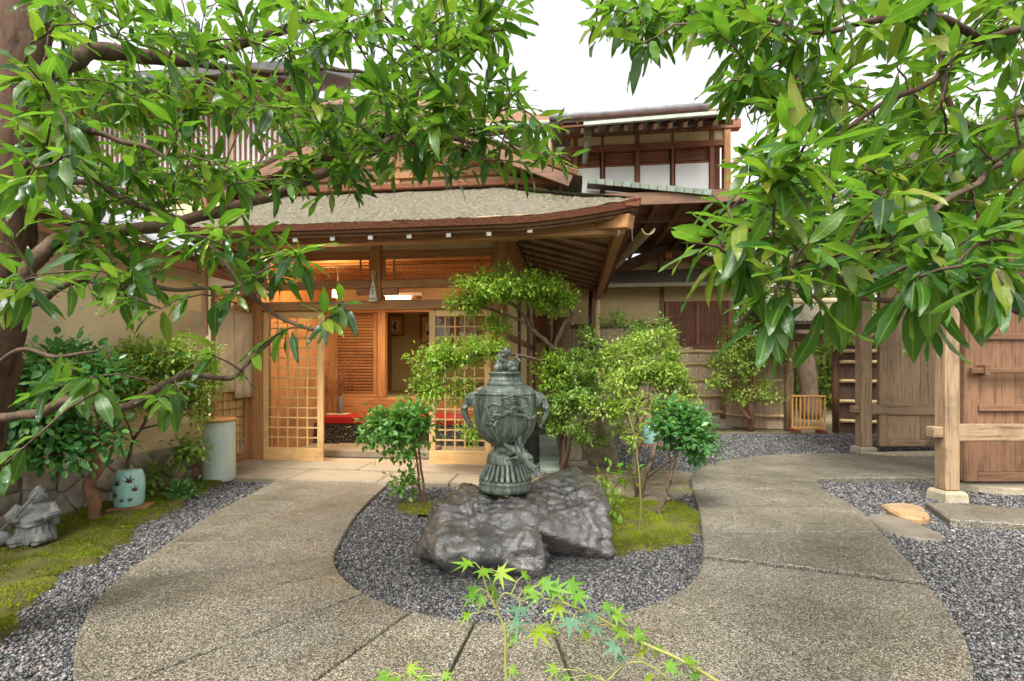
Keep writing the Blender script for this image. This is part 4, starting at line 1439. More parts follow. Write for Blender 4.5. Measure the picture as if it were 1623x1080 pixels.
# copper apron roof with its patched edge, and the boarded soffit under it
c0u, c0z = hs(932, 284, uv - .75); c1u, c1z = hs(1128, 303, uv - .75)
slope_roof(us, V((c0u, uv - .75, c0z)), V((c1u, uv - .75, c1z)), V((c1u, uv - .06, c1z + .12)), V((c0u, uv - .06, c0z + .12)), .03, copper, 'apron_roof')
N_ = 14
for k in range(N_):
    f0, f1 = k / N_, (k + 1) / N_ - .004
    pa, pb = V((c0u + (c1u - c0u) * f0, uv - .77, c0z + (c1z - c0z) * f0 - .035)), V((c0u + (c1u - c0u) * f1, uv - .77, c0z + (c1z - c0z) * f1 - .035))
    MB().bar(pa, pb, .03, .085 + R.uniform(0, .01), .004).build('copper_sheet', copper, us)
sz0 = zw0 - .20
for k in range(9):
    u_ = hu(915, uv) + k * .42
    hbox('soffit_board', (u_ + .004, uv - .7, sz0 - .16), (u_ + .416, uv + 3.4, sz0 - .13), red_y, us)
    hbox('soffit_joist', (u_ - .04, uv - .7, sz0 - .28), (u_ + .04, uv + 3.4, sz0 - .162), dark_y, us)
hbox('edge_joist', (hu(925, uv), uv - .74, sz0 - .30), (hu(1150, uv), uv - .702, sz0 - .10), dark_x, us)
for pxx in (955, 1085):
    u_ = hu(pxx, uv + .3)
    hbox('support_post', (u_ - .06, uv + 2.6, 2.7), (u_ + .06, uv + 2.75, sz0 - .282), dark_z, us)

an = pix(848, 178, 11.0)
t = thing('antenna_mast', 'thin antenna mast with a small junction box above the roof', 'antenna', an, local=False)
MB().tube([an - UP * .8, an + UP * 3.2], .012, 6).build('mast', white_paint, t)
MB().box(an + UP * .55, (.09, .05, .16)).build('junction_box', white_paint, t)
for k, z_ in enumerate((1.3, 2.0, 2.6)):
    MB().tube([an + UP * z_ + V((-.12, 0, 0)), an + UP * z_ + V((.12, 0, 0))], .006, 5).build('element', white_paint, t)

# garden wing at the back right
gw = house('garden_wing', 'single storey ochre wing with slatted window and shallow mossy roof at the back', 'house')
gv = 5.1
b0, b1, b2 = hu(838, gv), hu(1049, gv), hu(1160, gv)
zt_ = hs(1000, 457, gv)[1] + .12
hbox('wall', (b0, gv, 0), (b2, gv + .15, zt_), ochre, gw)
hbox('wall_board', (b0, gv - .02, 1.75), (hu(866, gv), gv - .001, 2.35), red_x, gw)
hbox('wall_post', (hu(866, gv), gv - .05, 0), (hu(873, gv), gv - .001, zt_), dark_z, gw)
hbox('wall_post', (hu(1046, gv), gv - .06, 0), (hu(1052, gv), gv - .001, zt_), dark_z, gw)
wz1, wz0 = hs(1100, 478, gv)[1], hs(1100, 552, gv)[1]
w_ = hbox('slatted_window', (b1 + .05, gv - .03, wz0), (b2 - .02, gv - .001, wz1), dark_x, gw)
for a, b_ in ((b1 + .055, b1 + .13), (b2 - .1, b2 - .025), ((b1 + b2) / 2 - .03, (b1 + b2) / 2 + .03)):
    hbox('window_stile', (a, gv - .10, wz0 + .06), (b_, gv - .032, wz1), red_z, w_)
hbox('window_sill', (b1 + .05, gv - .13, wz0 - .05), (b2 - .02, gv - .032, wz0 + .055), red_x, w_)
m = MB(); x = b1 + .15
while x < b2 - .11:
    m.span((x, gv - .085, wz0 + .06), (x + .016, gv - .06, wz1), .002)
    x += .045
m.build('slat_screen', red_z, w_, kind='stuff')
for f in (.33, .66):
    z_ = wz0 + (wz1 - wz0) * f
    hbox('window_rail', (b1 + .13, gv - .098, z_ - .008), (b2 - .1, gv - .086, z_ + .008), red_x, w_)
ez = hs(1000, 452, gv - .6)[1]
e0, e1 = hu(905, gv - .6), hu(1200, gv - .6)
rt = hs(1000, 430, gv + .6)[1]
slope_roof(gw, V((e0 - .2, gv - .6, ez + .02)), V((e1, gv - .6, ez + .06)), V((e1, gv + .6, rt + .04)), V((e0 - .2, gv + .6, rt)), .10, thatch)
hbox('eave_edge', (e0 - .2, gv - .64, ez - .05), (e1, gv - .602, ez + .03), bamboo_g, gw)
ax, az = hs(1056, 396, gv + .7)
lx, lz_ = hs(965, 436, gv + .7); rx_, rz_ = hs(1150, 428, gv + .7)
MB().add([(lx, gv + .72, lz_ - .1), (rx_, gv + .72, lz_ - .1), (ax, gv + .72, az), (lx, gv + .8, lz_ - .1), (rx_, gv + .8, lz_ - .1), (ax, gv + .8, az)], [(0, 1, 2), (3, 4, 5), (0, 1, 4, 3), (1, 2, 5, 4), (2, 0, 3, 5)]).build('gable_wall', ochre, gw)
for ex, ez_ in ((lx, lz_), (rx_, rz_)):
    MB().bar((ax, gv + .55, az - .05), (ex, gv + .55, ez_ - .02), .05, .17).build('barge_board', red_x, gw)
    slope_roof(gw, V((ax, gv + .5, az + .12)), V((ex, gv + .5, ez_ + .14)), V((ex, gv + 4, ez_ + .14)), V((ax, gv + 4, az + .12)), .10, thatch, 'gable_slope')
MB().box((ax, gv + .5, az - .2), (.14, .2, .14)).build('ridge_beam_end', orange_x, gw)

# rough bark post in front of the wing
lp = pix(890, 600, 9.6)
t = tag(MB().tube([(0, 0, 0), (.02, 0, .7), (-.01, 0, 1.4), (.01, 0, 2.15)], [.19, .17, .175, .165], 18).build('log_post', bark_log, None, True), 'thick bark covered log post standing between shrubs and ochre wall', 'post')
t.location = (lp.x, lp.y, 0)

# ------------------------------------------------------------------ fences
def brush_fence(label, pa, pb, h, mat, rails, posts, rail_mat, group=None, top_cap=False):
    pa, pb = V(pa), V(pb)
    t = thing('brush_fence', label, 'fence', pa, local=False, group=group)
    d = (pb - pa); L = d.length; d.normalize(); nrm = V((d.y, -d.x, 0))
    m = MB()
    n = int(L / .017)
    for i in range(n):
        q = pa + d * (i + .5) * L / n + nrm * R.uniform(-.012, .012)
        hh = h * R.uniform(.985, 1.01)
        w = R.uniform(.006, .010)
        m.add([q - d * w, q + nrm * w, q + d * w, q - d * w + UP * hh, q + nrm * w + UP * hh, q + d * w + UP * hh], [(0, 1, 4, 3), (1, 2, 5, 4), (2, 0, 3, 5), (3, 4, 5)])
    m.build('brush_panel', mat, t, kind='stuff')
    MB().bar(pa - nrm * .02 + UP * h / 2, pb - nrm * .02 + UP * h / 2, .01, h - .02).build('backing', brush_d, t)
    for z_ in rails:
        pts = [pa + d * L * i / 16 + nrm * .035 + UP * (z_ + .006 * math.sin(i)) for i in range(17)]
        MB().tube(pts, [.034 if i % 4 else .038 for i in range(17)], 10).build('rail', rail_mat, t, True)
    for f in posts:
        q = pa + d * L * f + nrm * .01
        MB().tube([q, q + UP * (h * .55), q + UP * (h + .1)], [.06, .055, .052], 10).build('fence_post', gate_z, t, True)
    if top_cap:
        MB().tube([pa + UP * h, pb + UP * h], .05, 8).build('top_bundle', brush_d, t)
    return t


fb = 960 / (672 - 583)
brush_fence('pale brushwood fence with bamboo rails left of the round post', pix(1062, 0, 10.5).xy.to_3d(), pix(1146, 0, 10.5).xy.to_3d(), 1.62, brush_m, (.28, .62, .95, 1.28, 1.54), (0, 1), bamboo_y)
brush_fence('reddish brushwood fence with four bamboo rails beside the small garden gate', pix(1150, 0, 10.3).xy.to_3d(), pix(1249, 0, 9.8).xy.to_3d(), 1.58, brush_m, (.25, .60, .95, 1.46), (), bamboo_y)
brush_fence('tall dark topped brush fence below the ochre wall behind the shrubs', hw(hu(893, gv - .5), gv - .5), hw(hu(1046, gv - .5), gv - .5), 2.05, brush_m, (.5, 1.0, 1.5), (), bamboo_g, top_cap=True)
brush_fence('dark brushwood fence with five bamboo rails behind the gate posts', pix(1330, 0, 9.3).xy.to_3d(), pix(1470, 0, 8.9).xy.to_3d(), 1.62, brush_d, (.22, .58, .95, 1.3, 1.5), (), bamboo_y)

# small roofed garden gate and the low barrier in it
q0, q1 = pix(1250, 0, 9.75).xy.to_3d(), pix(1327, 0, 9.4).xy.to_3d()
t = thing('garden_gate', 'small rustic garden gate of rough posts under a thin bark roof', 'gate', q0, local=False)
MB().tube([q0, q0 + UP * 1.1, q0 + UP * 2.2], [.085, .08, .075], 12).build('gate_post', gate_z, t, True)
MB().tube([q1, q1 + UP * 1.1 + V((-.02, 0, 0)), q1 + UP * 2.1], [.08, .075, .07], 12).build('gate_post', dark_z, t, True)
MB().tube([q0 + V((.12, .1, 0)), q0 + V((.10, .1, 1.0)), q0 + V((.04, .1, 2.1))], [.04, .035, .03], 8).build('brace', dark_z, t, True)
MB().bar(q0 + UP * 1.78, q1 + UP * 1.74, .10, .16).build('lintel', gate_x, t)
rc = (q0 + q1) / 2
for s_ in (-1, 1):
    slope_roof(t, rc + V((-1.1, 0, 2.42)), rc + V((.8, -.12, 2.42)), rc + V((.8, s_ * .75 - .12, 2.02)), rc + V((-1.1, s_ * .75, 2.02)), .06, thatch)
MB().tube([rc + V((-1.1, 0, 2.45)), rc + V((.8, -.12, 2.45))], .06, 10).build('ridge_pole', bamboo_g, t)

bq0, bq1 = pix(1254, 0, 9.3), pix(1309, 0, 9.15)
b0_, b1_ = V((bq0.x, bq0.y, 0)), V((bq1.x, bq1.y, 0))
t = thing('wooden_barrier', 'low orange wooden barrier of upright bars closing the garden gate', 'barrier', b0_, local=False)
MB().bar(b0_ + UP * .68, b1_ + UP * .68, .05, .035).build('top_rail', orange_x, t)
MB().bar(b0_ + UP * .10, b1_ + UP * .10, .04, .05).build('bottom_rail', orange_x, t)
for k in range(9):
    q = b0_ + (b1_ - b0_) * (k + .3) / 8.6
    MB().bar(q + UP * .126, q + UP * .661, .028, .024, .003, V((0, 1, 0))).build('bar', orange_z, t)
for f in (.12, .88):
    q = b0_ + (b1_ - b0_) * f
    MB().bar(q + V((0, -.16, .035)), q + V((0, .16, .035)), .05, .07).build('foot', red_y, t)

# ------------------------------------------------------------------ big gate on the right
A, B = V((4.93, 7.08, 0)), V((3.93, 4.56, 0))
gt = thing('timber_gate', 'large weathered timber gate with open panelled leaves on square posts', 'gate', A, local=False)
for q, s_, hgt in ((A, .150, 2.6), (B, .132, 2.75)):
    ps = MB().box(q + UP * (.10 + hgt / 2), (s_, s_, hgt), .012).build('square_post', gate_z, gt)
    m = MB()
    k_ = s_ / 2 + .04
    m.add([q + V((x * k_, y * k_, -.01)) for x, y in ((-1, -1), (1, -1), (1, 1), (-1, 1))] + [q + V((x * (k_ - .005), y * (k_ - .005), .075)) for x, y in ((-1, -1), (1, -1), (1, 1), (-1, 1))] +
          [q + V((x * (s_ / 2 + .02), y * (s_ / 2 + .02), .099)) for x, y in ((-1, -1), (1, -1), (1, 1), (-1, 1))],
          [(0, 1, 2, 3), (8, 9, 10, 11)] + [(i, (i + 1) % 4, 4 + (i + 1) % 4, 4 + i) for i in range(4)] + [(4 + i, 4 + (i + 1) % 4, 8 + (i + 1) % 4, 8 + i) for i in range(4)])
    m.build('base_stone', granite, ps)
    MB().box(q + V((-s_ / 2 - .045, 0, .62)), (.088, .10, .10), .01).build('tenon_end', gate_x, ps)
    MB().span(q + V((s_ / 2 + .002, -.05, .54)), q + V((2.2, .05, .69)), .008).build('tie_rail', gate_x, gt)
MB().bar(A + UP * 2.42 + V((.0, .45, 0)), B + UP * 2.42 + V((0, -.45, 0)), .12, .2).build('tie_beam', red_y, gt)
MB().bar(A + UP * 2.78 + V((.0, .7, 0)), B + UP * 2.78 + V((0, -.7, 0)), .16, .16).build('roof_beam', red_y, gt)
dirg = (B - A).normalized()
for k in range(10):
    q = A - dirg * .6 + dirg * k * .42
    MB().bar(q + V((-.75, 0, 2.68)), q + V((1.5, 0, 3.45)), .06, .08).build('rafter', dark_x, gt)
slope_roof(gt, A - dirg * .8 + V((-.85, 0, 2.74)), B + dirg * .8 + V((-.85, 0, 2.74)), B + dirg * .8 + V((1.55, 0, 3.57)), A - dirg * .8 + V((1.55, 0, 3.57)), .08, thatch)


leaf_rx, leaf_rz = (wood('reddish_gate_' + a, (0.07, 0.034, 0.018), (0.235, 0.125, 0.068), a, 0.7) for a in 'xz')


def leaf_door(x0, x1, y, z0, z1, battens, smooth, th=.045):
    gate_x, gate_z = (globals()['gate_x'], globals()['gate_z']) if smooth else (leaf_rx, leaf_rz)
    d = MB().span((x0, y, z0), (x0 + .13, y + th + .02, z1), .008).build('gate_leaf', gate_z, gt)
    MB().span((x1 - .13, y, z0), (x1, y + th + .02, z1), .008).build('stile', gate_z, d)
    MB().span((x0 + .132, y + .004, z0), (x1 - .132, y + th + .014, z0 + .09), .006).build('bottom_rail', gate_x, d)
    MB().span((x0 + .132, y + .004, z1 - .12), (x1 - .132, y + th + .014, z1), .006).build('top_rail', gate_x, d)
    n = 2 if smooth else 3
    for k in range(n):
        a = x0 + .132 + (x1 - x0 - .264) * k / n
        b_ = x0 + .132 + (x1 - x0 - .264) * (k + 1) / n
        MB().span((a, y + .022, z0 + .092), (b_ - .002, y + th, z1 - .122), .003).build('panel_board', gate_z, d)
    for z_ in battens:
        MB().span((x0 + .132, y - .012, z_), (x1 - .132, y + .02, z_ + .06), .005).build('batten', gate_x, d)
    return d


leaf_door(5.13, 6.30, 7.04, .10, 2.62, (), True)
nl = leaf_door(4.36, 5.75, 4.86, .10, 2.55, (.78, 1.47, 2.05), False)
MB().span((4.36, 4.78, 1.145), (5.3, 4.825, 1.20), .008).build('bolt_bar', dark_x, nl)
MB().span((4.47, 4.76, 1.12), (4.52, 4.859, 1.225), .006).build('bolt_bracket', dark_z, nl)
for y in (4.95, 7.12):
    MB().box((6.42, y, 1.5), (.26, .3, 3.0), .012).build('main_post', gate_z, gt)
tag(MB().slab([(4.35, 4.95), (7.0, 4.95), (7.0, 4.70), (4.75, 4.70), (4.45, 4.82)], -.01, .07, .01).build('gate_plinth', granite), 'pale stone plinth slab under the near gate leaf', 'slab')
tag(MB().slab([(4.72, 6.75), (6.6, 6.95), (6.6, 6.72), (5.1, 6.5)], -.01, .07, .01).build('threshold_slab', granite), 'pale threshold slab beyond the near gate post', 'slab')


def flat_stone(name, pxs, mat, label, h=.05):
    poly = [gnd(*p) for p in pxs]
    poly = catmull(poly + [poly[0]], 4)[:-1]
    return tag(MB().slab(poly, -.01, h, .018).build(name, mat), label, 'stone')


flat_stone('stepping_stone', [(1396, 808), (1430, 806), (1460, 812), (1474, 826), (1462, 832), (1425, 825)], rust_stone, 'rust coloured stepping stone in the gravel near the gate')
flat_stone('stepping_stone', [(1368, 822), (1400, 818), (1445, 830), (1495, 852), (1480, 860), (1420, 850), (1385, 836)], dark_stone, 'dark sunken flat stone beside the rust coloured stepping stone', .02)
tag(MB().slab([gnd(*p) for p in ((1466, 807), (1640, 818), (1640, 845), (1506, 836))], -.01, .06, .01).build('paving_slab', aggregate), 'rectangular tan slab lying in the gravel at the right edge', 'slab')
flat_stone('stepping_stone', [(1000, 752), (1050, 748), (1098, 752), (1090, 764), (1030, 768)], earth_stone, 'flat tan stone in the bare earth behind the shrub stems', .018)
flat_stone('stepping_stone', [(1030, 775), (1070, 770), (1085, 782), (1060, 795), (1020, 790)], dark_stone, 'grey flat stone at the edge of the moss by the twisted trunk', .018)
sp = thing('slate_paving', 'narrow strip of greenish slate slabs beside the urn rock', 'paving', gnd(862, 744), local=False)
for i in range(7):
    y0, y1 = 5.75 + i * .42, 5.75 + i * .42 + .41
    MB().slab([(.32 + .02 * R.random() + i * .02, y0), (.60 + i * .02, y0 + R.uniform(-.03, .03)), (.61 + i * .02, y1), (.33 + i * .02, y1 + R.uniform(-.03, .03))], 0, .045, .008).build('slate', slate, sp)

# ------------------------------------------------------------------ the rock with the urn
def rock_ball(c, planes, soft=14.0, sub=6, amp=(.05, .02), fr=(3.5, 11), seed=0.0, facets=0):
    bm = bmesh.new()
    bmesh.ops.create_icosphere(bm, subdivisions=sub, radius=1)
    P_ = [(V(n).normalized(), d) for n, d in planes]
    rr_ = random.Random(int(seed * 10))
    for _ in range(facets):                # chipped faces that cut the main ones
        q = V((rr_.gauss(0, 1), rr_.gauss(0, 1), rr_.gauss(0, .8))).normalized()
        acc = sum((max(0.0, n.dot(q)) / d) ** soft for n, d in P_[:len(planes)])
        P_.append((q, (1 / acc ** (1 / soft)) * rr_.uniform(.90, 1.0)))
    for v in bm.verts:
        q = v.co.normalized()
        acc = 0.0
        for n, d in P_:
            k = max(0.0, n.dot(q)) / d
            acc += k ** soft
        r = 1 / (acc ** (1 / soft))
        p_ = q * r
        s = p_ + V((seed, seed * .7, 0))
        r2 = noise.fractal(s * fr[0], 0.9, 2.1, 6) * amp[0] + (abs(noise.noise(s * fr[1])) - .3) * amp[1] - .03 * max(0, noise.noise(V((s.x * 2.5 + s.z, s.y * 2.5, s.z * 11)))) + noise.fractal(s * 22, 0.8, 2.1, 4) * .014
        v.co = V(c) + p_ + q * r2
    return bm


t = thing('boulder', 'large wet brown boulder carrying the bronze urn in the gravel circle', 'rock', (0, 3.45, 0))
bm = rock_ball((-.13, -.17, .00), [((-1, .05, .06), .48), ((-.8, -.6, .30), .53), ((1, .15, .02), .395), ((0, -1, .22), .745), ((-.5, -1, .10), .71), ((.45, -1, .08), .745), ((0, 1, .1), .86), ((-.7, .8, .1), .76),
                                   ((.02, -.30, 1), .335), ((-.30, -.1, 1), .375), ((.1, .10, 1), .365), ((0, 0, -1), .2), ((.05, -.75, .75), .55)], 34, 6, (.060, .030), (4.0, 12), 1.3, 34)
me = bpy.data.meshes.new('boulder_body'); bm.to_mesh(me); bm.free()
me.polygons.foreach_set('use_smooth', [True] * len(me.polygons))
link_mesh('boulder_body', me, rock_m, t)
bm = rock_ball((.37, .06, .07), [((-1, 0, 0), .40), ((1, -.08, .05), .30), ((-.05, -1, -.16), .53), ((0, 1, .1), .60), ((.06, -.22, 1), .265), ((.6, -.1, 1), .33), ((.7, .6, .2), .45), ((0, 0, -1), .2)], 50.0, 6, (.030, .020), (4.5, 13), 4.1, 16)
me = bpy.data.meshes.new('boulder_shoulder'); bm.to_mesh(me); bm.free()
me.polygons.foreach_set('use_smooth', [True] * len(me.polygons))
link_mesh('boulder_shoulder', me, rock_m, t)

US = .00431
UC = V((pix(801, 768, 3.45).x, 3.45, 1.2 - (769 - 583) * US - .012))
urn = thing('bronze_urn', 'green bronze urn with elephant handles and a lion on its lid standing on the boulder', 'urn', UC)


def upf(lst):
    return [(r * US, (769 - y) * US) for r, y in lst]


MB().lathe(upf([(40, 773), (42, 770), (42.5, 765), (41, 762), (42, 760), (42, 757), (40, 755), (38, 754)]), 48).build('plinth', bronze, urn, True)
MB().lathe(upf([(30, 754), (36, 753), (34, 747), (31, 741), (28, 734), (27, 729)]), 48).build('skirt_core', surf('dark_bronze', [(.012, .016, .014), (.03, .04, .034)], 9), urn, True)
for k in range(26):
    a = 2 * math.pi * k / 26
    pr = upf([(40.5, 754.5), (40, 752), (36.5, 746), (33.5, 740), (31, 734), (29.5, 730)])
    ca, sa = math.cos(a), math.sin(a)
    m = MB(); vs = []
    for i, (r, z_) in enumerate(pr):
        w_ = r * .085
        for q in ((r, -w_), (r + .004, -w_ * .4), (r + .004, w_ * .4), (r, w_), (r - .012, w_), (r - .012, -w_)):
            vs.append(V((q[0] * ca - q[1] * sa, q[0] * sa + q[1] * ca, z_)))
    fs = [(6 * i + k2, 6 * i + (k2 + 1) % 6, 6 * i + 6 + (k2 + 1) % 6, 6 * i + 6 + k2) for i in range(5) for k2 in range(6)] + [tuple(range(6)), tuple(30 + q for q in range(6))]
    m.add(vs, fs).build('skirt_petal', bronze, urn, True)
MB().lathe(upf([(30, 730.5), (30.5, 729), (30, 727), (29, 722), (27.5, 717), (25, 714), (21, 711), (18.5, 709), (19, 707), (18, 705), (17.5, 702)]), 48).build('stem', bronze, urn, True)
lobes = lambda a, z_: 1 - .012 * (abs(math.sin(a * 4)) ** 6)
MB().lathe(upf([(16, 704), (24, 700.5), (32, 695.5), (39.5, 688), (44.5, 680), (48, 669), (49.6, 657), (50.2, 644), (49.8, 632), (48.4, 622), (45.5, 615), (41, 611), (37, 609.2), (30, 608)]), 96, fl=lobes).build('body', bronze, urn, True)
MB().lathe(upf([(29.5, 610), (30, 607), (29.5, 604.5), (27.5, 603), (27, 600), (26.5, 597), (24.5, 596), (24.5, 592), (26.5, 590), (27, 588.5), (26, 587.2), (15, 586.5)]), 48).build('lid', bronze, urn, True)
MB().lathe(upf([(49.2, 622), (49.4, 620.5), (47.8, 618.5)]), 64).build('shoulder_band', bronze, urn, True)


def us_(x, y, z=0.0):                       # measured picture offsets on the urn: right, up, towards the viewer
    return V(((x - 800) * US, -z * US, (769 - y) * US))


def body_r(y):
    tab = [(700.5, 24), (695.5, 32), (688, 39.5), (680, 44.5), (669, 48), (657, 49.6), (644, 50.2), (632, 49.8), (622, 48.4), (615, 45.5), (611, 41)]
    for (y0, r0), (y1, r1) in zip(tab, tab[1:]):
        if y1 <= y <= y0:
            return r0 + (r1 - r0) * (y0 - y) / (y0 - y1)
    return 40


def on_body(x, y, lift=1.0):
    r = body_r(y) + lift
    dx = x - 800
    return us_(x, y, math.sqrt(max(4, r * r - dx * dx)))


# lion finial
m = MB()
m.ball(us_(800, 577), (13 * US, 9 * US, 8 * US), 14)
m.ball(us_(809, 577, 1), (9 * US, 9 * US, 9 * US), 12)
m.tube([us_(793, 577, 2), us_(795, 566, 3), us_(798, 558, 4)], [8 * US, 6.5 * US, 6 * US], 10)
m.ball(us_(799, 555, 4), (8 * US, 7 * US, 6.5 * US), 12)
m.ball(us_(806, 556, 6), (4.5 * US, 4 * US, 3.2 * US), 10)
m.ball(us_(805, 560, 6), (3.5 * US, 3.5 * US, 1.8 * US), 8)
for sx in (-1, 1):
    m.ball(us_(796, 550, 4 + 5 * sx), 2.2 * US, 8)
for sy in (6, -6):
    m.tube([us_(794, 574, sy), us_(791, 586, sy * 1.2)], [4.5 * US, 4 * US], 8)
    m.ball(us_(812, 583, sy), (8 * US, 5 * US, 4.5 * US), 10)
m.ball(us_(788, 581, 7), 7 * US, 12)
for k in range(16):
    a = R.uniform(0, 6.28); zz = R.uniform(558, 572)
    m.ball(us_(795 + 7 * math.cos(a), zz, 4 + 7 * math.sin(a)), 2.6 * US, 6)
m.tube([us_(817, 578), us_(822, 570), us_(817, 564), us_(820, 558)], [4 * US, 4 * US, 3.5 * US, 1.5 * US], 8)
blob(m, 'lion_finial', bronze, urn, .0042, 2, disp=.003, dscale=70)

# elephant heads
for s_ in (-1, 1):
    X = lambda d: 800 + s_ * d
    m = MB()
    m.ball(us_(X(52), 629, 2), (11 * US, 11 * US, 10 * US), 14)
    m.ball(us_(X(58), 632, 3), (8 * US, 8 * US, 9 * US), 12)
    m.tube([us_(X(60), 634, 3), us_(X(65), 644, 4), us_(X(64), 655, 4), us_(X(58), 666, 4), us_(X(55), 672, 4), us_(X(58), 677, 4)], [7 * US, 6 * US, 5.2 * US, 4.4 * US, 3.8 * US, 2.6 * US], 10)
    for q in (-1, 1):
        m.ball(us_(X(50), 633, 2 + q * 10), (8 * US, 2.5 * US, 10 * US), 10)
        m.tube([us_(X(58), 641, 3 + q * 6), us_(X(64), 645, 3 + q * 7), us_(X(68), 642, 3 + q * 7)], [2 * US, 1.6 * US, .8 * US], 6)
        m.ball(us_(X(60), 628, 3 + q * 8), 2 * US, 6)
    m.ball(us_(X(46), 622, 2), (8 * US, 8 * US, 5 * US), 10)
    blob(m, 'elephant_handle', bronze, urn, .0045, 2, disp=.002, dscale=60)

# relief: medallion, pine branch and rocks
m = MB()
N_ = 28
ring_pts = []
for i in range(N_ + 1):
    a = 2 * math.pi * i / N_
    rr = 1 + .10 * abs(math.sin(a * 3))
    ring_pts.append(on_body(816 + 19 * rr * math.cos(a), 632 - 9.5 * rr * math.sin(a), .8))
m.tube(ring_pts, 1.3 * US, 6)
for k in range(9):
    xs = [on_body(802 + q * 3.6 + R.uniform(-1, 1), 626 + (k % 4) * 4 + R.uniform(-1.5, 1.5), .5) for q in range(8)]
    m.tube(xs[k % 3:k % 3 + 5], .8 * US, 5)
m.build('cloud_medallion', bronze, urn, True)
m = MB()
for pth, r_ in (([(772, 666), (780, 655), (786, 650), (796, 652), (806, 646), (816, 650), (828, 653), (838, 658), (846, 655)], 2.6),
                ([(772, 640), (776, 652), (779, 664), (786, 666), (790, 658)], 2.2), ([(806, 646), (812, 640), (822, 642), (830, 648)], 2.0),
                ([(780, 668), (784, 680), (790, 690), (794, 698)], 1.6), ([(818, 668), (816, 682), (810, 694)], 1.5),
                ([(770, 642), (782, 634), (794, 638)], 1.2), ([(836, 660), (834, 675), (826, 690)], 1.2)):
    cp = catmull([on_body(x, y, 1.2) for x, y in pth], 4)
    m.tube(cp, [r_ * 1.25 * US * (.75 + .5 * R.random()) for _ in cp], 7)
for k in range(46):
    x, y = R.choice([(790, 651), (776, 655), (814, 647), (832, 655), (806, 650), (782, 662)])
    m.ball(on_body(x + R.uniform(-7, 7), y + R.uniform(-5, 5), 1.0), R.uniform(1.5, 3.0) * US, 7)
m.build('branch_relief', bronze, urn, True)

# dragon climbing at the lower front right
m = MB()
dz = 34
m.tube([us_(806, 712, 26), us_(818, 704, 30), us_(826, 712, dz), us_(830, 722, dz + 4)], [6 * US, 9 * US, 10 * US, 9 * US], 12)
m.ball(us_(832, 718, dz + 6), (11 * US, 9 * US, 10 * US), 12)
m.tube([us_(834, 722, dz + 8), us_(840, 730, dz + 12), us_(845, 734, dz + 13)], [7.5 * US, 6 * US, 4.5 * US], 10)
m.tube([us_(832, 728, dz + 8), us_(836, 736, dz + 10), us_(839, 738, dz + 10)], [4.5 * US, 4 * US, 2.5 * US], 8)
for q in (-1, 1):
    m.ball(us_(838, 716, dz + 8 + 6 * q), 2.6 * US, 8)
    m.tube([us_(828, 712, dz + 4 + 5 * q), us_(824, 700, dz + 2 + 7 * q), us_(830 + 2 * q, 690, dz + 8 * q)], [2.4 * US, 1.8 * US, .8 * US], 6)
    m.tube([us_(843, 730, dz + 12 + 3 * q), us_(849, 726, dz + 15 + 5 * q), us_(850, 720, dz + 15 + 6 * q)], [1.4 * US, 1 * US, .5 * US], 6)
for k in range(20):
    a = R.uniform(0, 6.28)
    b0 = us_(822 + 7 * math.cos(a), 710 + 6 * math.sin(a), dz + R.uniform(-6, 4))
    tipx, tipy = R.choice([(800, 700), (797, 696), (812, 682), (818, 677), (826, 680), (806, 714), (804, 720), (820, 676)])
    m.tube([b0, (b0 + us_(tipx, tipy, dz - 2)) / 2 + V((0, -.006, .004)), us_(tipx + R.uniform(-4, 4), tipy + R.uniform(-4, 4), dz - 3)], [2.6 * US, 1.9 * US, .8 * US], 6)
blob(m, 'dragon', bronze, urn, .0038, 1, disp=.0025, dscale=80)

# ------------------------------------------------------------------ ceramics and statue on the left
def maple_outline(s, lobes_=7):
    pts = []
    angs = [-130, -88, -44, 0, 44, 88, 130]
    lens = [.42, .72, .92, 1.0, .92, .72, .42]
    for i, (a, l) in enumerate(zip(angs, lens)):
        a = math.radians(a)
        if i:
            m_ = math.radians((angs[i] + angs[i - 1]) / 2)
            pts.append((math.sin(m_) * .27 * s, math.cos(m_) * .27 * s))
        for da, f in ((-.14, .58), (0, 1), (.14, .58)):
            pts.append((math.sin(a + da * (1 if f < 1 else 0)) * l * f * s, math.cos(a + da * (1 if f < 1 else 0)) * l * f * s))
    pts.append((0, -.18 * s))
    return pts


def stool(base, s, label, leaves):
    t = thing('garden_stool', label, 'stool', base)
    MB().lathe([(.098 * s, .03), (.102 * s, .035), (.106 * s, .06), (.110 * s, .12 * s), (.112 * s, .19 * s), (.108 * s, .25 * s), (.098 * s, .30 * s), (.090 * s, .318 * s), (.078 * s, .325 * s)], 40).build('body', celadon, t, True)
    for ang, z_, sz, rot in leaves:
        m = MB(); vs = []
        oc = maple_outline(sz)
        for x, y in [(0, 0)] + oc:
            xr, yr = x * math.cos(rot) - y * math.sin(rot), x * math.sin(rot) + y * math.cos(rot)
            a = ang + xr / .11
            r = .1135 * s
            vs.append(V((r * math.sin(a), -r * math.cos(a), z_ + yr)))
        n = len(vs)
        m.add(vs, [(0, i, i + 1 if i + 1 < n else 1) for i in range(1, n)]).build('cutout_shade', hose_and_cutout_dark, t)  # flat dark leaf sheet, paints the shade inside an opening
    return t


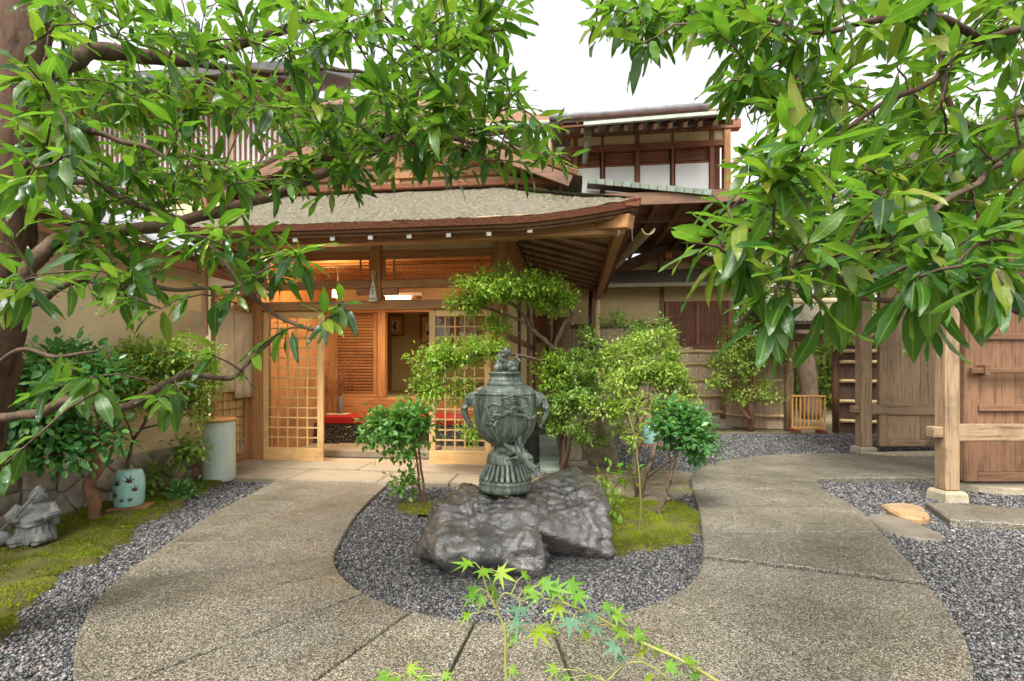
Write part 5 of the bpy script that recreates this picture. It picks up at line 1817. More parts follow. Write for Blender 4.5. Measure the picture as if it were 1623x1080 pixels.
sb = gnd(193, 815)
bd = tag(MB().box((0, 0, .0), (.28, .20, .025), .004).build('wooden_board', wood_x), 'small orange brown board lying under the celadon stool by the wall', 'board')
bd.location = sb + V((.02, .08, .035)); bd.rotation_euler = (0, 0, .25)
stool(sb + V((0, .08, .022)), 1.0, 'celadon ceramic stool with maple leaf cutouts drawn as dark patches beside the stone wall base',
      [(-.15, .225, .060, .2), (.62, .245, .060, -.3), (-.40, .13, .055, -.5), (.22, .09, .034, .4), (.70, .09, .034, .2), (.98, .17, .05, 0)])
sb2 = gnd(1031, 708)
bd = tag(MB().box((0, 0, .0), (.36, .28, .03), .004).build('wooden_board', red_x), 'small red brown board under the celadon stool behind the shrubs', 'board')
bd.location = sb2 + V((-.03, .05, .02)); bd.rotation_euler = (0, 0, .1)
stool(sb2 + V((0, .05, .007)), 1.0, 'celadon stool half hidden behind the garden shrub stems', [(-.2, .24, .036, .2), (.5, .22, .036, -.3)])

jb = gnd(333, 770)
t = thing('ceramic_jar', 'tall grey green ceramic cylinder jar with round wooden lid by the entrance corner', 'jar', jb + V((0, .16, .02)))
MB().lathe([(.150, 0), (.156, .006), (.158, .03), (.155, .30), (.157, .55), (.153, .60), (.156, .612), (.150, .618)], 48).build('body', celadon_grey, t, True)
MB().lathe([(.150, .619), (.178, .622), (.182, .632), (.180, .648), (.170, .653)], 40, (-.02, 0, 0)).build('lid', orange_x, t, True)

s0 = gnd(38, 874)
st = thing('garden_statue', 'grey ceramic statue of a stout robed man holding a staff on the moss', 'statue', s0 + V((-.02, .10, .03)), .35)
st.scale = (.74, .74, .74)
m = MB()
m.lathe([(.14, 0), (.15, .02), (.145, .08), (.12, .18), (.11, .22)], 20)
m.ball((0, -.02, .20), (.13, .12, .12), 16)                       # belly
m.ball((0, .0, .29), (.115, .09, .085), 14)                       # chest
m.ball((0.02, -.01, .405), (.062, .064, .07), 14)                 # head
m.tube([(0.01, 0, .33), (.02, 0, .37)], .045, 10)
for q in (-1, 1):
    m.tube([(q * .10, 0, .33), (q * .155, -.03, .25), (q * .10, -.12, .23)], [.05, .058, .04], 10)   # sleeves
    m.tube([(q * .135, -.03, .25), (q * .16, -.02, .15)], [.05, .03], 10)
    m.ball((q * .08, -.135, .235), .03, 10)
    m.ball((q * .085 , -.09, .05), (.07, .11, .055), 10)          # knees and feet
    m.ball((q * .075, -.16, .02), (.035, .05, .02), 8)
    m.ball((.02 + q * .062, 0, .40), (.012, .018, .03), 8)        # ears
    m.ball((.02 + q * .025, -.06, .415), .009, 6)
m.ball((.02, -.072, .40), (.013, .014, .014), 8)                  # nose
m.ball((.02, -.06, .375), (.028, .016, .01), 8)                   # mouth and chin
m.ball((.02, -.045, .355), (.03, .022, .016), 8)
m.ball((.02, .01, .455), (.055, .055, .03), 12)                   # cap
m.ball((.02, .01, .485), (.03, .03, .022), 10)
for k in range(9):                                               # folds of the robe
    a = -math.pi / 2 + (k - 4) * .34
    m.tube([(math.cos(a) * .118, math.sin(a) * .105, .20), (math.cos(a) * .142, math.sin(a) * .14, .09), (math.cos(a + .1) * .155, math.sin(a + .1) * .155, .01)], [.010, .014, .016], 6)
m.tube([(-.10, -.09, .19), (0, -.145, .165), (.10, -.09, .19)], .013, 8)
blob(m, 'figure', grey_clay, st, .0042, 5)
MB().tube([(-.22, -.12, .12), (-.08, -.145, .26), (.03, -.135, .42), (.07, -.13, .475)], [.014, .013, .013, .012], 8).build('staff', grey_clay, st, True)
m = MB()
m.ball((-.20, -.12, .09), (.09, .06, .075), 12)
m.tube([(-.26, -.12, .10), (-.32, -.12, .15)], [.05, .02], 8)
blob(m, 'sack', grey_clay, st, .009, 2)

# stone lantern and boulder behind the shrubs
lb = gnd(910, 737)
t = thing('stone_lantern', 'weathered granite lantern half hidden among shrubs behind the urn', 'lantern', lb)
MB().box((0, 0, .03), (.30, .30, .07), .015).build('base', granite, t)
MB().box((0, 0, .36), (.165, .165, .585), .012).build('shaft', granite, t)
MB().lathe([(.10, .655), (.17, .69), (.17, .72), (.10, .725)], 6).build('platform', granite, t)
MB().box((0, 0, .80), (.17, .17, .15), .01).build('fire_box', granite, t)
MB().lathe([(.23, .878), (.24, .90), (.16, .96), (.07, 1.01), (.03, 1.06), (.045, 1.09), (.015, 1.13)], 6).build('cap', granite, t)
bm = rock_ball((0, 0, .3), [((-1, 0, .2), .25), ((1, 0, .3), .24), ((0, -1, .2), .25), ((0, 1, .2), .25), ((0, 0, 1), .42), ((0, 0, -1), .35), ((.7, -.7, .3), .3)], 10, 4, (.06, .03), (4, 12), 2.2)
me = bpy.data.meshes.new('boulder'); bm.to_mesh(me); bm.free()
o = tag(link_mesh('boulder', me, surf('earth_brown_rock', [(.10, .075, .045), (.24, .18, .11)], 5, b=.7, bd=.02, patch=((.09, .10, .03), 4, .5, .7))), 'upright brown boulder among shrub stems beside the stone lantern', 'rock')
o.location = gnd(945, 738) + V((0, .3, 0))
for i, (px_, py_, s_, lab) in enumerate(((1180, 676, .16, 'brown edging stone directly left of the slender shrub tree by the fence'), (1160, 672, .13, 'smallest edging stone under the coiled hose'), (1140, 676, .2, 'largest brown edging stone below the round fence post'), (1225, 678, .12, 'small edging stone between the slender shrub tree and the garden gate'), (1100, 680, .15, 'edging stone at the fence foot behind the dark camellia'))):
    bm = rock_ball((0, 0, .2), [((-1, 0, .2), .9), ((1, 0, .3), 1), ((0, -1, .2), .8), ((0, 1, .2), .8), ((0, 0, 1), .7), ((0, 0, -1), .6)], 8, 3, (.2, .1), (1.5, 5), i * 3.1)
    me = bpy.data.meshes.new('edging_stone'); bm.to_mesh(me); bm.free()
    o = tag(link_mesh('edging_stone', me, stone_wall_m), lab, 'stone', 'edging stones along the fence')
    o.location = gnd(px_, py_); o.scale = (s_, s_, s_ * .8)
# EDGE
hc = gnd(1160, 670) + V((0, .1, .22))
m = MB()
for k in range(7):
    pts = []
    for i in range(19):
        a = 2 * math.pi * i / 18
        rr = .20 + .012 * k + .015 * math.sin(a * 3 + k)
        pts.append(hc + V((rr * math.cos(a), -.02 * k + .02 * math.sin(a * 2 + k), rr * math.sin(a))))
    m.tube(pts, .012, 6)
tag(m.build('hose_coil', white_paint, None, True), 'coiled pale hose leaning at the foot of the fence', 'hose')

# ------------------------------------------------------------------ plants
def leaf_template(width=.34, fold=.22, droop=.18, twist=0.0, wav=0.0):
    st = [(.14, .55), (.34, .95), (.56, 1.0), (.78, .62), (.9, .28)]
    vs = [(0, 0, 0)]
    for i, (t_, w_) in enumerate(st):
        y = width * .5 * w_
        z = -droop * t_ * t_
        tw = twist * t_
        for s_ in (1, 0, -1):
            zz = z + (fold * y if s_ else 0) + tw * s_ * y + wav * s_ * math.sin(t_ * 12) * .03
            vs.append((t_, s_ * y, zz))
    vs.append((1, 0, -droop * 1.05))
    F = [(0, 2, 1), (0, 3, 2)]
    for i in range(len(st) - 1):
        a, b_ = 1 + 3 * i, 4 + 3 * i
        for k in (0, 1):
            F += [(a + k, a + k + 1, b_ + k + 1), (a + k, b_ + k + 1, b_ + k)]
    l = 1 + 3 * (len(st) - 1)
    F += [(l, l + 1, len(vs) - 1), (l + 1, l + 2, len(vs) - 1)]
    return np.array(vs, float), np.array(F)


BIG = [leaf_template(.26, .2, .16, .2, 1), leaf_template(.30, .12, .30, -.3, -1), leaf_template(.23, .35, .10, .1, 1), leaf_template(.28, .25, .42, .5, -1), leaf_template(.31, .1, .22, -.1, 1), leaf_template(.25, .3, -.12, .3, -1), leaf_template(.29, .5, .2, -.5, 1)]
ROUND = [leaf_template(.52, .25, .15, .1), leaf_template(.48, .3, .3, -.2)]
SMALL = (np.array([(0, 0, 0), (.45, .23, .07), (.45, -.23, .07), (.5, 0, 0), (1, 0, -.12)], float), np.array([(0, 3, 1), (0, 2, 3), (3, 4, 1), (3, 2, 4)]))


def frames(X, N):
    X = X / np.linalg.norm(X, axis=1, keepdims=True)
    Y = np.cross(N, X)
    Y /= np.maximum(np.linalg.norm(Y, axis=1, keepdims=True), 1e-6)
    Zz = np.cross(X, Y)
    return X, Y, Zz


def cloud(name, tmpl, P_, X, N, L, mat, parent, kind='stuff'):
    X, Y, Zz = frames(X, N)
    tv, tf = tmpl
    vv = P_[:, None] + L[:, None, None] * (tv[None, :, 0:1] * X[:, None] + tv[None, :, 1:2] * Y[:, None] + tv[None, :, 2:3] * Zz[:, None])
    n = len(P_)
    F = (tf[None] + (np.arange(n) * len(tv))[:, None, None]).reshape(-1, 3)
    tint = np.repeat(NP.random(n) * .98, len(tv))
    off = ORG.get(parent, V((0, 0, 0)))
    vv = vv.reshape(-1, 3) - np.array(off)
    return link_mesh(name, np_mesh(name, vv, F, tint), mat, parent, None, kind)


def leaf_objects(tmpls, P_, X, N, L, mat, parent):
    X, Y, Zz = frames(X, N)
    mes = []
    for tv, tf in tmpls:
        me = np_mesh('leaf', tv, tf, np.zeros(len(tv)), True, (np.abs(tv[:, 1]) < 1e-6).astype(float) if len(tv) > 8 else None)
        me.materials.append(mat)
        mes.append(me)
    off = ORG.get(parent, V((0, 0, 0)))
    for i in range(len(P_)):
        o = bpy.data.objects.new('leaf', mes[i % len(mes)])
        COL.objects.link(o)
        o.parent = parent
        M = Matrix((V(X[i]) * L[i], V(Y[i]) * L[i], V(Zz[i]) * L[i])).transposed().to_4x4()
        M.translation = V(P_[i]) - off
        o.matrix_basis = M


class Skeleton:
    def __init__(self):
        self.p = []

    def add(self, pts):
        self.p.extend(tuple(q) for q in pts)
        self.arr = np.array(self.p)

    def near(self, c):
        d = self.arr - np.array(c)
        # prefer attaching below and inward rather than above
        k = (d ** 2).sum(1) + .15 * np.maximum(0, d[:, 2])
        return V(self.arr[int(k.argmin())])


def grow_twigs(sk, cents, mb, r0, r1, sag=.08):
    """join every twig end to the nearest wood so that nothing hangs loose"""
    order = sorted(cents, key=lambda c: min(((V(c) - V(q)).length for q in sk.p[::4])))
    dirs = {}
    for c in order:
        c = V(c)
        s = sk.near(c)
        d = c - s
        L = d.length
        mid1 = s + d * .35 + UP * sag * L + V((R.uniform(-1, 1), R.uniform(-1, 1), R.uniform(-1, 1))) * .05 * L
        mid2 = s + d * .7 + UP * sag * .8 * L + V((R.uniform(-1, 1), R.uniform(-1, 1), R.uniform(-1, 1))) * .05 * L
        pts = [s, mid1, mid2, c]
        mb.tube(pts, [r0, r0 * .8 + r1 * .2, (r0 + r1) / 2, r1], 5, False)
        sk.add([mid1, mid2, s + d * .15, s + d * .52 + UP * sag * L, c])
        dirs[tuple(c)] = (c - mid2).normalized()
    return dirs


def whorls(dirs, n0, n1, L0, L1, droop=.5, back=.0):
    P_, X, N, L = [], [], [], []
    for c, d in dirs.items():
        c = V(c)
        a = V(d)
        y = a.cross(UP)
        if y.length < .05: y = a.cross(V((1, 0, 0)))
        y.normalize()
        z = a.cross(y)
        n = R.randint(n0, n1)
        ph = R.uniform(0, 6.28)
        for k in range(n):
            f = ph + 2 * math.pi * k / n + R.uniform(-.3, .3)
            el = R.uniform(.25, 1.35)
            x = a * math.cos(el) + (y * math.cos(f) + z * math.sin(f)) * math.sin(el)
            x = (x - UP * R.uniform(.2, 1.0) * droop).normalized()
            nn = (UP * .9 + a * .25 + V((R.uniform(-.5, .5), R.uniform(-.5, .5), R.uniform(-.2, .3))))
            if abs(nn.normalized().dot(x)) > .95: nn = a + V((.2, .3, 0))
            pos = c - a * (R.random() ** 1.6 * .11) + x * .012
            P_.append(tuple(pos)); X.append(tuple(x)); N.append(tuple(nn)); L.append(R.uniform(L0, L1))
    return map(np.array, (P_, X, N, L))


def in_poly(poly, n, d0, d1, holes=()):
    poly = np.array(poly, float)
    out = []
    while len(out) < n:
        m = n * 4
        x = NP.uniform(poly[:, 0].min(), poly[:, 0].max(), m)
        y = NP.uniform(poly[:, 1].min(), poly[:, 1].max(), m)
        k = inside(x, y, poly)
        for a, b_ in zip(x[k], y[k]):
            if any((a - h[0]) ** 2 + (b_ - h[1]) ** 2 < h[2] ** 2 for h in holes): continue
            out.append(pix(a, b_, R.uniform(d0, d1)))
            if len(out) >= n: break
    return out


def big_tree(name, label, root, trunk, limbs, ends, leaf_len, n0, n1, mat, n_obj=300, droop=.5, twig=(.0038, .0016)):
    t = thing(name, label, 'tree', root, local=False)
    sk = Skeleton()
    pts, r0, r1 = trunk
    cp = catmull(pts, 9)
    n = len(cp)
    MB().tube(cp, [(r0 + (r1 - r0) * i / (n - 1)) * (1 + .05 * math.sin(i * 1.7) + .03 * math.sin(i * .6)) for i in range(n)], 20).build('trunk', bark_big, t, True)
    sk.add(cp[n // 3:])
    for pts, r0, r1 in limbs:
        cp = catmull(pts, 6)
        n = len(cp)
        cp = [q + V((noise.noise(q * 6), noise.noise(q * 6 + V((9, 0, 0))), noise.noise(q * 6 + V((0, 9, 0))))) * .018 for q in cp]
        MB().tube(cp, [(r0 + (r1 - r0) * i / (n - 1)) * (1 + .09 * math.sin(i * 1.3)) for i in range(n)], 9).build('branch', bark_twig, t, True)
        sk.add(cp)
    m = MB()
    dirs = grow_twigs(sk, ends, m, *twig)
    m.build('twigs', bark_twig, t, True, kind='stuff')
    P_, X, N, L = whorls(dirs, n0, n1, *leaf_len, droop)
    depth = P_[:, 1] / L
    order = np.argsort(depth)
    vis = (np.abs(P_[:, 0]) < P_[:, 1] * 1.04) & (P_[:, 1] > .3) & (P_[:, 2] < 1.2 + .74 * P_[:, 1])
    order = np.concatenate([order[vis[order]], order[~vis[order]]])
    a, b_ = order[:n_obj], order[n_obj:]
    leaf_objects(BIG, P_[a], X[a], N[a], L[a], mat, t)
    if len(b_):
        third = np.array_split(b_, 1)
        for q in third:
            cloud('foliage', BIG[0], P_[q], X[q], N[q], L[q], mat, t)
    return t


# left tree
LT = 2.1
tr = [V((-2.42, 2.1, -.02)), pix(-75, 800, LT), pix(-42, 660, LT), pix(-14, 520, LT), pix(4, 400, LT + .02), pix(22, 230, LT + .05), pix(36, 80, LT + .1), pix(48, -120, LT + .2)]
limbs = [
    ([pix(-15, 665, 2.08), pix(60, 655, 1.95), pix(105, 638, 1.9), pix(135, 646, 1.88), pix(210, 640, 1.85), pix(252, 612, 1.84), pix(292, 590, 1.84)], .020, .013),
    ([pix(292, 590, 1.84), pix(330, 602, 1.9), pix(372, 598, 1.95), pix(410, 560, 1.95), pix(450, 520, 1.95)], .012, .006),
    ([pix(25, 470, 2.1), pix(60, 405, 2.12), pix(105, 375, 2.2), pix(200, 368, 2.3), pix(330, 340, 2.4), pix(420, 315, 2.5), pix(500, 280, 2.5), pix(590, 240, 2.45), pix(652, 212, 2.4)], .034, .020),
    ([pix(652, 212, 2.4), pix(690, 218, 2.35), pix(730, 222, 2.3), pix(760, 235, 2.3)], .017, .006),
    ([pix(652, 212, 2.4), pix(655, 170, 2.35), pix(665, 85, 2.3), pix(640, 60, 2.2), pix(600, 20, 2.1)], .013, .006),
    ([pix(652, 182, 2.36), pix(690, 162, 2.3), pix(725, 152, 2.25)], .012, .006),
    ([pix(40, 140, 2.15), pix(110, 95, 2.3), pix(180, 80, 2.5), pix(250, 92, 2.6), pix(300, 95, 2.7), pix(345, 82, 2.7), pix(410, 60, 2.75), pix(520, 20, 2.8)], .044, .022),
    ([pix(290, 95, 2.7), pix(340, 105, 2.7), pix(430, 115, 2.7), pix(520, 110, 2.65), pix(600, 120, 2.5)], .020, .007),
    ([pix(18, 290, 2.1), pix(90, 220, 1.95), pix(160, 215, 1.85), pix(230, 235, 1.8), pix(270, 255, 1.8)], .016, .006),
    ([pix(20, 300, 2.1), pix(100, 285, 2.0), pix(160, 295, 1.95), pix(250, 340, 1.9), pix(290, 355, 1.9), pix(350, 410, 1.9), pix(390, 460, 1.9), pix(480, 520, 1.85), pix(520, 505, 1.8), pix(538, 480, 1.8)], .013, .006),
    ([pix(15, 500, 2.1), pix(70, 470, 2.0), pix(130, 445, 1.95), pix(200, 455, 1.95), pix(290, 460, 1.95), pix(370, 455, 1.95)], .018, .006),
    ([pix(-20, 590, 2.05), pix(30, 556, 1.9), pix(90, 560, 1.85), pix(150, 556, 1.85)], .010, .005),
]
holes = [(420, 95, 20), (465, 60, 10), (300, 100, 10), (560, 60, 14), (350, 215, 34), (240, 165, 16), (610, 20, 12)]
ends = in_poly([(60, -40), (830, -40), (835, 45), (780, 60), (720, 85), (600, 90), (420, 110), (240, 90), (90, 60)], 175, 1.7, 3.1, holes)
ends += in_poly([(560, -10), (800, 20), (800, 120), (860, 180), (800, 240), (680, 250), (600, 200)], 75, 1.8, 2.7)
ends += in_poly([(60, 90), (250, 100), (450, 130), (640, 140), (660, 230), (560, 270), (430, 300), (300, 320), (150, 330), (60, 300)], 250, 1.75, 3.2, holes)
ends += in_poly([(440, 190), (720, 160), (890, 190), (890, 270), (700, 270), (450, 290)], 42, 1.9, 2.6)
ends += in_poly([(0, 30), (90, 30), (120, 300), (60, 450), (0, 470)], 26, 1.3, 1.95)
ends += in_poly([(100, 340), (300, 350), (400, 370), (480, 400), (460, 440), (340, 450), (240, 470), (130, 480)], 46, 1.6, 2.2)
ends += [pix(x, y, d) for x, y, d in ((310, 558, 1.6), (385, 590, 1.75), (425, 540, 1.8), (460, 520, 1.8), (515, 505, 1.7), (540, 482, 1.75), (250, 630, 1.6), (280, 640, 1.75), (145, 598, 1.6), (155, 620, 1.55), (80, 610, 1.7),
                                      (470, 410, 1.75), (440, 395, 1.8), (400, 440, 1.8), (345, 470, 1.75), (180, 440, 1.45), (60, 440, 1.25), (30, 460, 1.3), (8, 735, 1.3), (200, 470, 1.6), (255, 490, 1.65),
                                      (820, 170, 2.0), (858, 200, 2.0), (878, 245, 1.95), (840, 265, 2.0), (770, 265, 2.1), (720, 275, 2.15), (800, 110, 2.0), (905, 255, 1.9), (560, 300, 2.2), (500, 320, 2.2), (680, 250, 2.2), (760, 60, 2.0), (780, 10, 2.0))]
big_tree('broadleaf_tree', 'broad leaved tree with a thick brown trunk at the left edge of the picture', (-2.36, 2.1, 0), (tr, .122, .088), limbs, ends, (.066, .145), 4, 10, leaf_big, droop=.42)

# right tree
tr = [V((2.35, 1.35, -.02)), V((2.3, 1.38, 1.0)), V((2.2, 1.42, 1.8)), V((2.1, 1.5, 2.6)), V((2.0, 1.6, 3.4))]
limbs = [
    ([V((2.28, 1.38, 1.25)), pix(1700, 500, 1.35), pix(1600, 492, 1.3), pix(1530, 478, 1.28), pix(1480, 475, 1.3), pix(1420, 480, 1.35), pix(1330, 470, 1.45)], .017, .006),
    ([V((2.15, 1.45, 2.0)), pix(1640, 180, 1.6), pix(1560, 200, 1.6), pix(1500, 150, 1.65), pix(1495, 60, 1.7), pix(1470, 5, 1.75), pix(1400, -10, 1.8)], .013, .006),
    ([V((2.2, 1.4, 1.7)), pix(1620, 260, 1.5), pix(1550, 290, 1.4), pix(1480, 330, 1.35), pix(1400, 400, 1.3), pix(1330, 410, 1.3), pix(1230, 430, 1.25)], .011, .004),
    ([V((2.1, 1.5, 2.3)), pix(1560, 60, 1.6), pix(1480, 130, 1.6), pix(1400, 170, 1.65), pix(1300, 230, 1.7), pix(1220, 280, 1.75), pix(1160, 330, 1.75)], .012, .004),
    ([pix(1300, 230, 1.7), pix(1270, 190, 1.75), pix(1250, 110, 1.85), pix(1180, 60, 1.9), pix(1100, 20, 1.95), pix(1000, 40, 2.0), pix(940, 60, 2.0)], .012, .005),
    ([pix(1480, 330, 1.35), pix(1400, 310, 1.5), pix(1330, 300, 1.6), pix(1260, 330, 1.65)], .011, .005),
    ([pix(1560, 60, 1.6), pix(1480, 20, 1.5), pix(1380, 40, 1.5), pix(1300, 50, 1.55), pix(1210, 30, 1.6)], .012, .005),
]
holes = [(1235, 95, 38), (1265, 190, 24), (1120, 110, 16), (1230, 250, 18), (1290, 270, 10), (1420, 120, 12), (1590, 230, 12)]
ends = in_poly([(930, -30), (1240, -30), (1230, 40), (1180, 60), (1120, 60), (1060, 40), (1010, 90), (950, 60)], 56, 1.6, 2.2, holes)
ends += in_poly([(1150, 20), (1260, 20), (1300, 130), (1250, 180), (1180, 170), (1130, 120)], 38, 1.5, 2.0, holes)
ends += in_poly([(1270, -30), (1660, -30), (1660, 300), (1540, 330), (1400, 300), (1300, 200), (1290, 90)], 145, 1.3, 2.5, holes)
ends += in_poly([(1190, 220), (1300, 210), (1420, 290), (1560, 320), (1640, 330), (1640, 420), (1500, 430), (1350, 420), (1200, 410), (1110, 400), (1140, 340), (1200, 310)], 100, .9, 1.8, holes)
ends += [pix(x, y, d) for x, y, d in ((1080, 385, 1.0), (1120, 370, 1.1), (1230, 455, 1.0), (1225, 500, .98), (1290, 470, 1.0), (1310, 490, 1.0), (1445, 470, .95), (1455, 440, .95), (1560, 420, .85), (1590, 450, .8), (1620, 440, .9),
                                      (1520, 450, 1.0), (1340, 450, 1.1), (1180, 430, 1.05), (1140, 420, 1.1), (1130, 310, 1.4), (1190, 250, 1.5), (1225, 330, 1.3), (1400, 440, 1.1), (1270, 400, 1.1), (1480, 520, 1.3), (1360, 480, 1.2))]
big_tree('broadleaf_tree', 'broad leaved tree reaching over the garden from the right side with glossy leaves', (2.35, 1.35, 0), (tr, .10, .06), limbs, ends, (.066, .142), 4, 10, leaf_big, droop=.6)


def shrub(name, label, cat, base, stems, pads, leaf, n, mat, bark_, tmpl=SMALL, n_obj=0, twig=(.005, .002), ends_per=13, flat=.5, group=None):
    base = V(base)
    t = thing(name, label, cat, base, local=False, group=group)
    sk = Skeleton()
    for i, (pts, r0, r1) in enumerate(stems):
        cp = catmull(pts, 5)
        k = len(cp)
        cp = [q + V((noise.noise(q * 9 + V((i, 0, 0))), noise.noise(q * 9 + V((9, i, 0))), 0)) * min(.02, r0) * (j > 0) for j, q in enumerate(cp)]
        MB().tube(cp, [(r0 + (r1 - r0) * j / (k - 1)) * (1 + .1 * math.sin(j * 1.9 + i)) for j in range(k)], 8).build('trunk' if i == 0 else 'stem', bark_, t, True)
        sk.add(cp[k // 3:])
    ends = []
    for c, r in pads:
        c = V(c)
        for _ in range(ends_per):
            q = V((R.gauss(0, 1), R.gauss(0, 1), R.gauss(0, 1))).normalized() * (R.random() ** .4)
            ends.append(c + V((q.x * r[0], q.y * r[1], q.z * r[2])) * .85)
    m = MB()
    grow_twigs(sk, ends, m, *twig, sag=.04)
    m.build('twigs', bark_, t, True, kind='stuff')
    vol = [r[0] * r[1] * r[2] for _, r in pads]
    sv = [v ** .75 for v in vol]
    P_, X, N = [], [], []
    for (c, r), w in zip(pads, sv):
        k = max(30, int(n * w / sum(sv)))
        # sub-clumps give the crown light and dark masses and gaps
        nc = max(7, int(k / 60))
        dd = NP.normal(size=(nc, 3)); dd /= np.linalg.norm(dd, axis=1, keepdims=True)
        rad = NP.random(nc) ** .35
        cc = dd * rad[:, None] * np.array(r) * 1.0
        pick = NP.integers(0, nc, k)
        spread = np.array(r) * .17
        off = NP.normal(size=(k, 3)) * np.maximum(spread, leaf * .8)
        pos = np.array(c) + cc[pick] + off
        out = (cc[pick] + off) / np.array(r)
        x = out * .8 + NP.normal(0, .7, (k, 3)) + np.array([0, 0, -.1])
        nn = out * .35 + np.array([0, 0, flat + .4]) + NP.normal(0, .35, (k, 3))
        P_.append(pos); X.append(x); N.append(nn)
    P_, X, N = map(np.concatenate, (P_, X, N))
    keep = P_[:, 2] > .03
    P_, X, N = P_[keep], X[keep], N[keep]
    L = leaf * NP.uniform(.65, 1.25, len(P_))
    if n_obj:
        order = np.argsort(P_[:, 1])
        a, b_ = order[:n_obj], order[n_obj:]
        leaf_objects(tmpl if isinstance(tmpl, list) else [tmpl], P_[a], X[a], N[a], L[a], mat, t)
        P_, X, N, L = P_[b_], X[b_], N[b_], L[b_]
    if len(P_):
        cloud('foliage', tmpl[0] if isinstance(tmpl, list) else tmpl, P_, X, N, L, mat, t)
    return t


def pads_px(lst, ratio=.8):
    out = []
    for x, y, d, rx, ry in lst:
        k = d / FPX
        out.append((pix(x, y, d), (rx * k, max(rx * k * ratio, .06), ry * k)))
    return out


# cloud-pruned tree behind the urn
b = gnd(893, 742)
shrub('pruned_tree', 'cloud pruned tree with flat bright green crown behind the bronze urn', 'tree', b,
      [([b, pix(893, 690, 5.9), pix(897, 640, 5.8), pix(893, 590, 5.7), pix(880, 555, 5.6)], .055, .04),
       ([pix(880, 555, 5.6), pix(858, 535, 5.55), pix(838, 515, 5.5), pix(822, 490, 5.45), pix(790, 470, 5.4)], .03, .015),
       ([pix(880, 555, 5.6), pix(892, 520, 5.5), pix(905, 495, 5.5), pix(890, 470, 5.45)], .03, .012),
       ([pix(838, 515, 5.5), pix(805, 500, 5.4), pix(775, 490, 5.35), pix(750, 480, 5.3)], .016, .009),
       ([pix(845, 520, 5.5), pix(840, 490, 5.4), pix(835, 465, 5.4)], .016, .008),
       ([pix(893, 590, 5.7), pix(850, 570, 5.5), pix(790, 560, 5.3), pix(730, 570, 5.2), pix(700, 590, 5.2)], .022, .009),
       ([pix(893, 600, 5.7), pix(860, 575, 5.6), pix(900, 560, 5.6), pix(925, 545, 5.7)], .018, .009)],
      pads_px([(765, 462, 5.3, 52, 20), (810, 450, 5.4, 52, 18), (850, 462, 5.45, 50, 18), (885, 480, 5.5, 32, 12), (745, 480, 5.3, 32, 10),
               (790, 515, 5.4, 30, 8), (690, 572, 5.2, 40, 20), (730, 558, 5.2, 45, 14), (765, 552, 5.3, 34, 12), (684, 612, 5.2, 34, 20), (735, 622, 5.2, 22, 16), (745, 680, 5.2, 16, 20), (880, 590, 5.6, 34, 28), (905, 620, 5.6, 34, 24)]),
      .052, 13000, leaf_bright, bark_grey, ends_per=10)
b = gnd(668, 800)
shrub('clipped_shrub', 'small round clipped shrub on thin stems left of the boulder', 'shrub', b,
      [([b, pix(664, 760, 4.4), pix(660, 725, 4.4), pix(650, 690, 4.4)], .014, .008), ([b + V((.03, .03, 0)), pix(669, 750, 4.45), pix(664, 715, 4.45), pix(670, 690, 4.4)], .012, .007),
       ([pix(663, 770, 4.4), pix(645, 755, 4.35), pix(635, 760, 4.3)], .007, .004)],
      pads_px([(628, 674, 4.4, 56, 20), (605, 690, 4.35, 34, 12), (662, 684, 4.4, 32, 14), (640, 656, 4.4, 36, 10), (640, 715, 4.35, 26, 8), (645, 766, 4.3, 22, 12)]), .056, 2300, leaf_clip, bark_red, tmpl=ROUND, n_obj=120)
b = gnd(890, 750)
shrub('azalea_bush', 'loose light green azalea with slanting brown stems right of the urn', 'shrub', b,
      [([b, pix(900, 715, 5.6), pix(912, 680, 5.5), pix(950, 660, 5.4), pix(975, 640, 5.4), pix(985, 600, 5.4)], .03, .016),
       ([b + V((.02, .02, 0)), pix(893, 720, 5.65), pix(897, 680, 5.6), pix(905, 640, 5.6)], .024, .010),
       ([pix(950, 660, 5.4), pix(955, 625, 5.4), pix(945, 590, 5.4), pix(950, 560, 5.4)], .014, .007),
       ([pix(975, 640, 5.4), pix(990, 610, 5.4), pix(1005, 580, 5.4), pix(1000, 530, 5.5)], .014, .007)],
      pads_px([(940, 545, 5.5, 36, 26), (990, 512, 5.6, 34, 20), (960, 590, 5.4, 46, 30), (1010, 560, 5.4, 40, 30), (905, 645, 5.4, 40, 24), (925, 615, 5.4, 40, 26), (975, 628, 5.3, 36, 20), (915, 672, 5.3, 26, 14), (985, 680, 5.3, 22, 20), (890, 620, 5.6, 40, 34), (940, 690, 5.5, 34, 22), (870, 660, 5.6, 28, 24), (930, 575, 5.5, 40, 24), (1030, 520, 5.6, 30, 16)]),
      .046, 9000, leaf_mid, bark_grey, ends_per=9)
b = gnd(1012, 792)
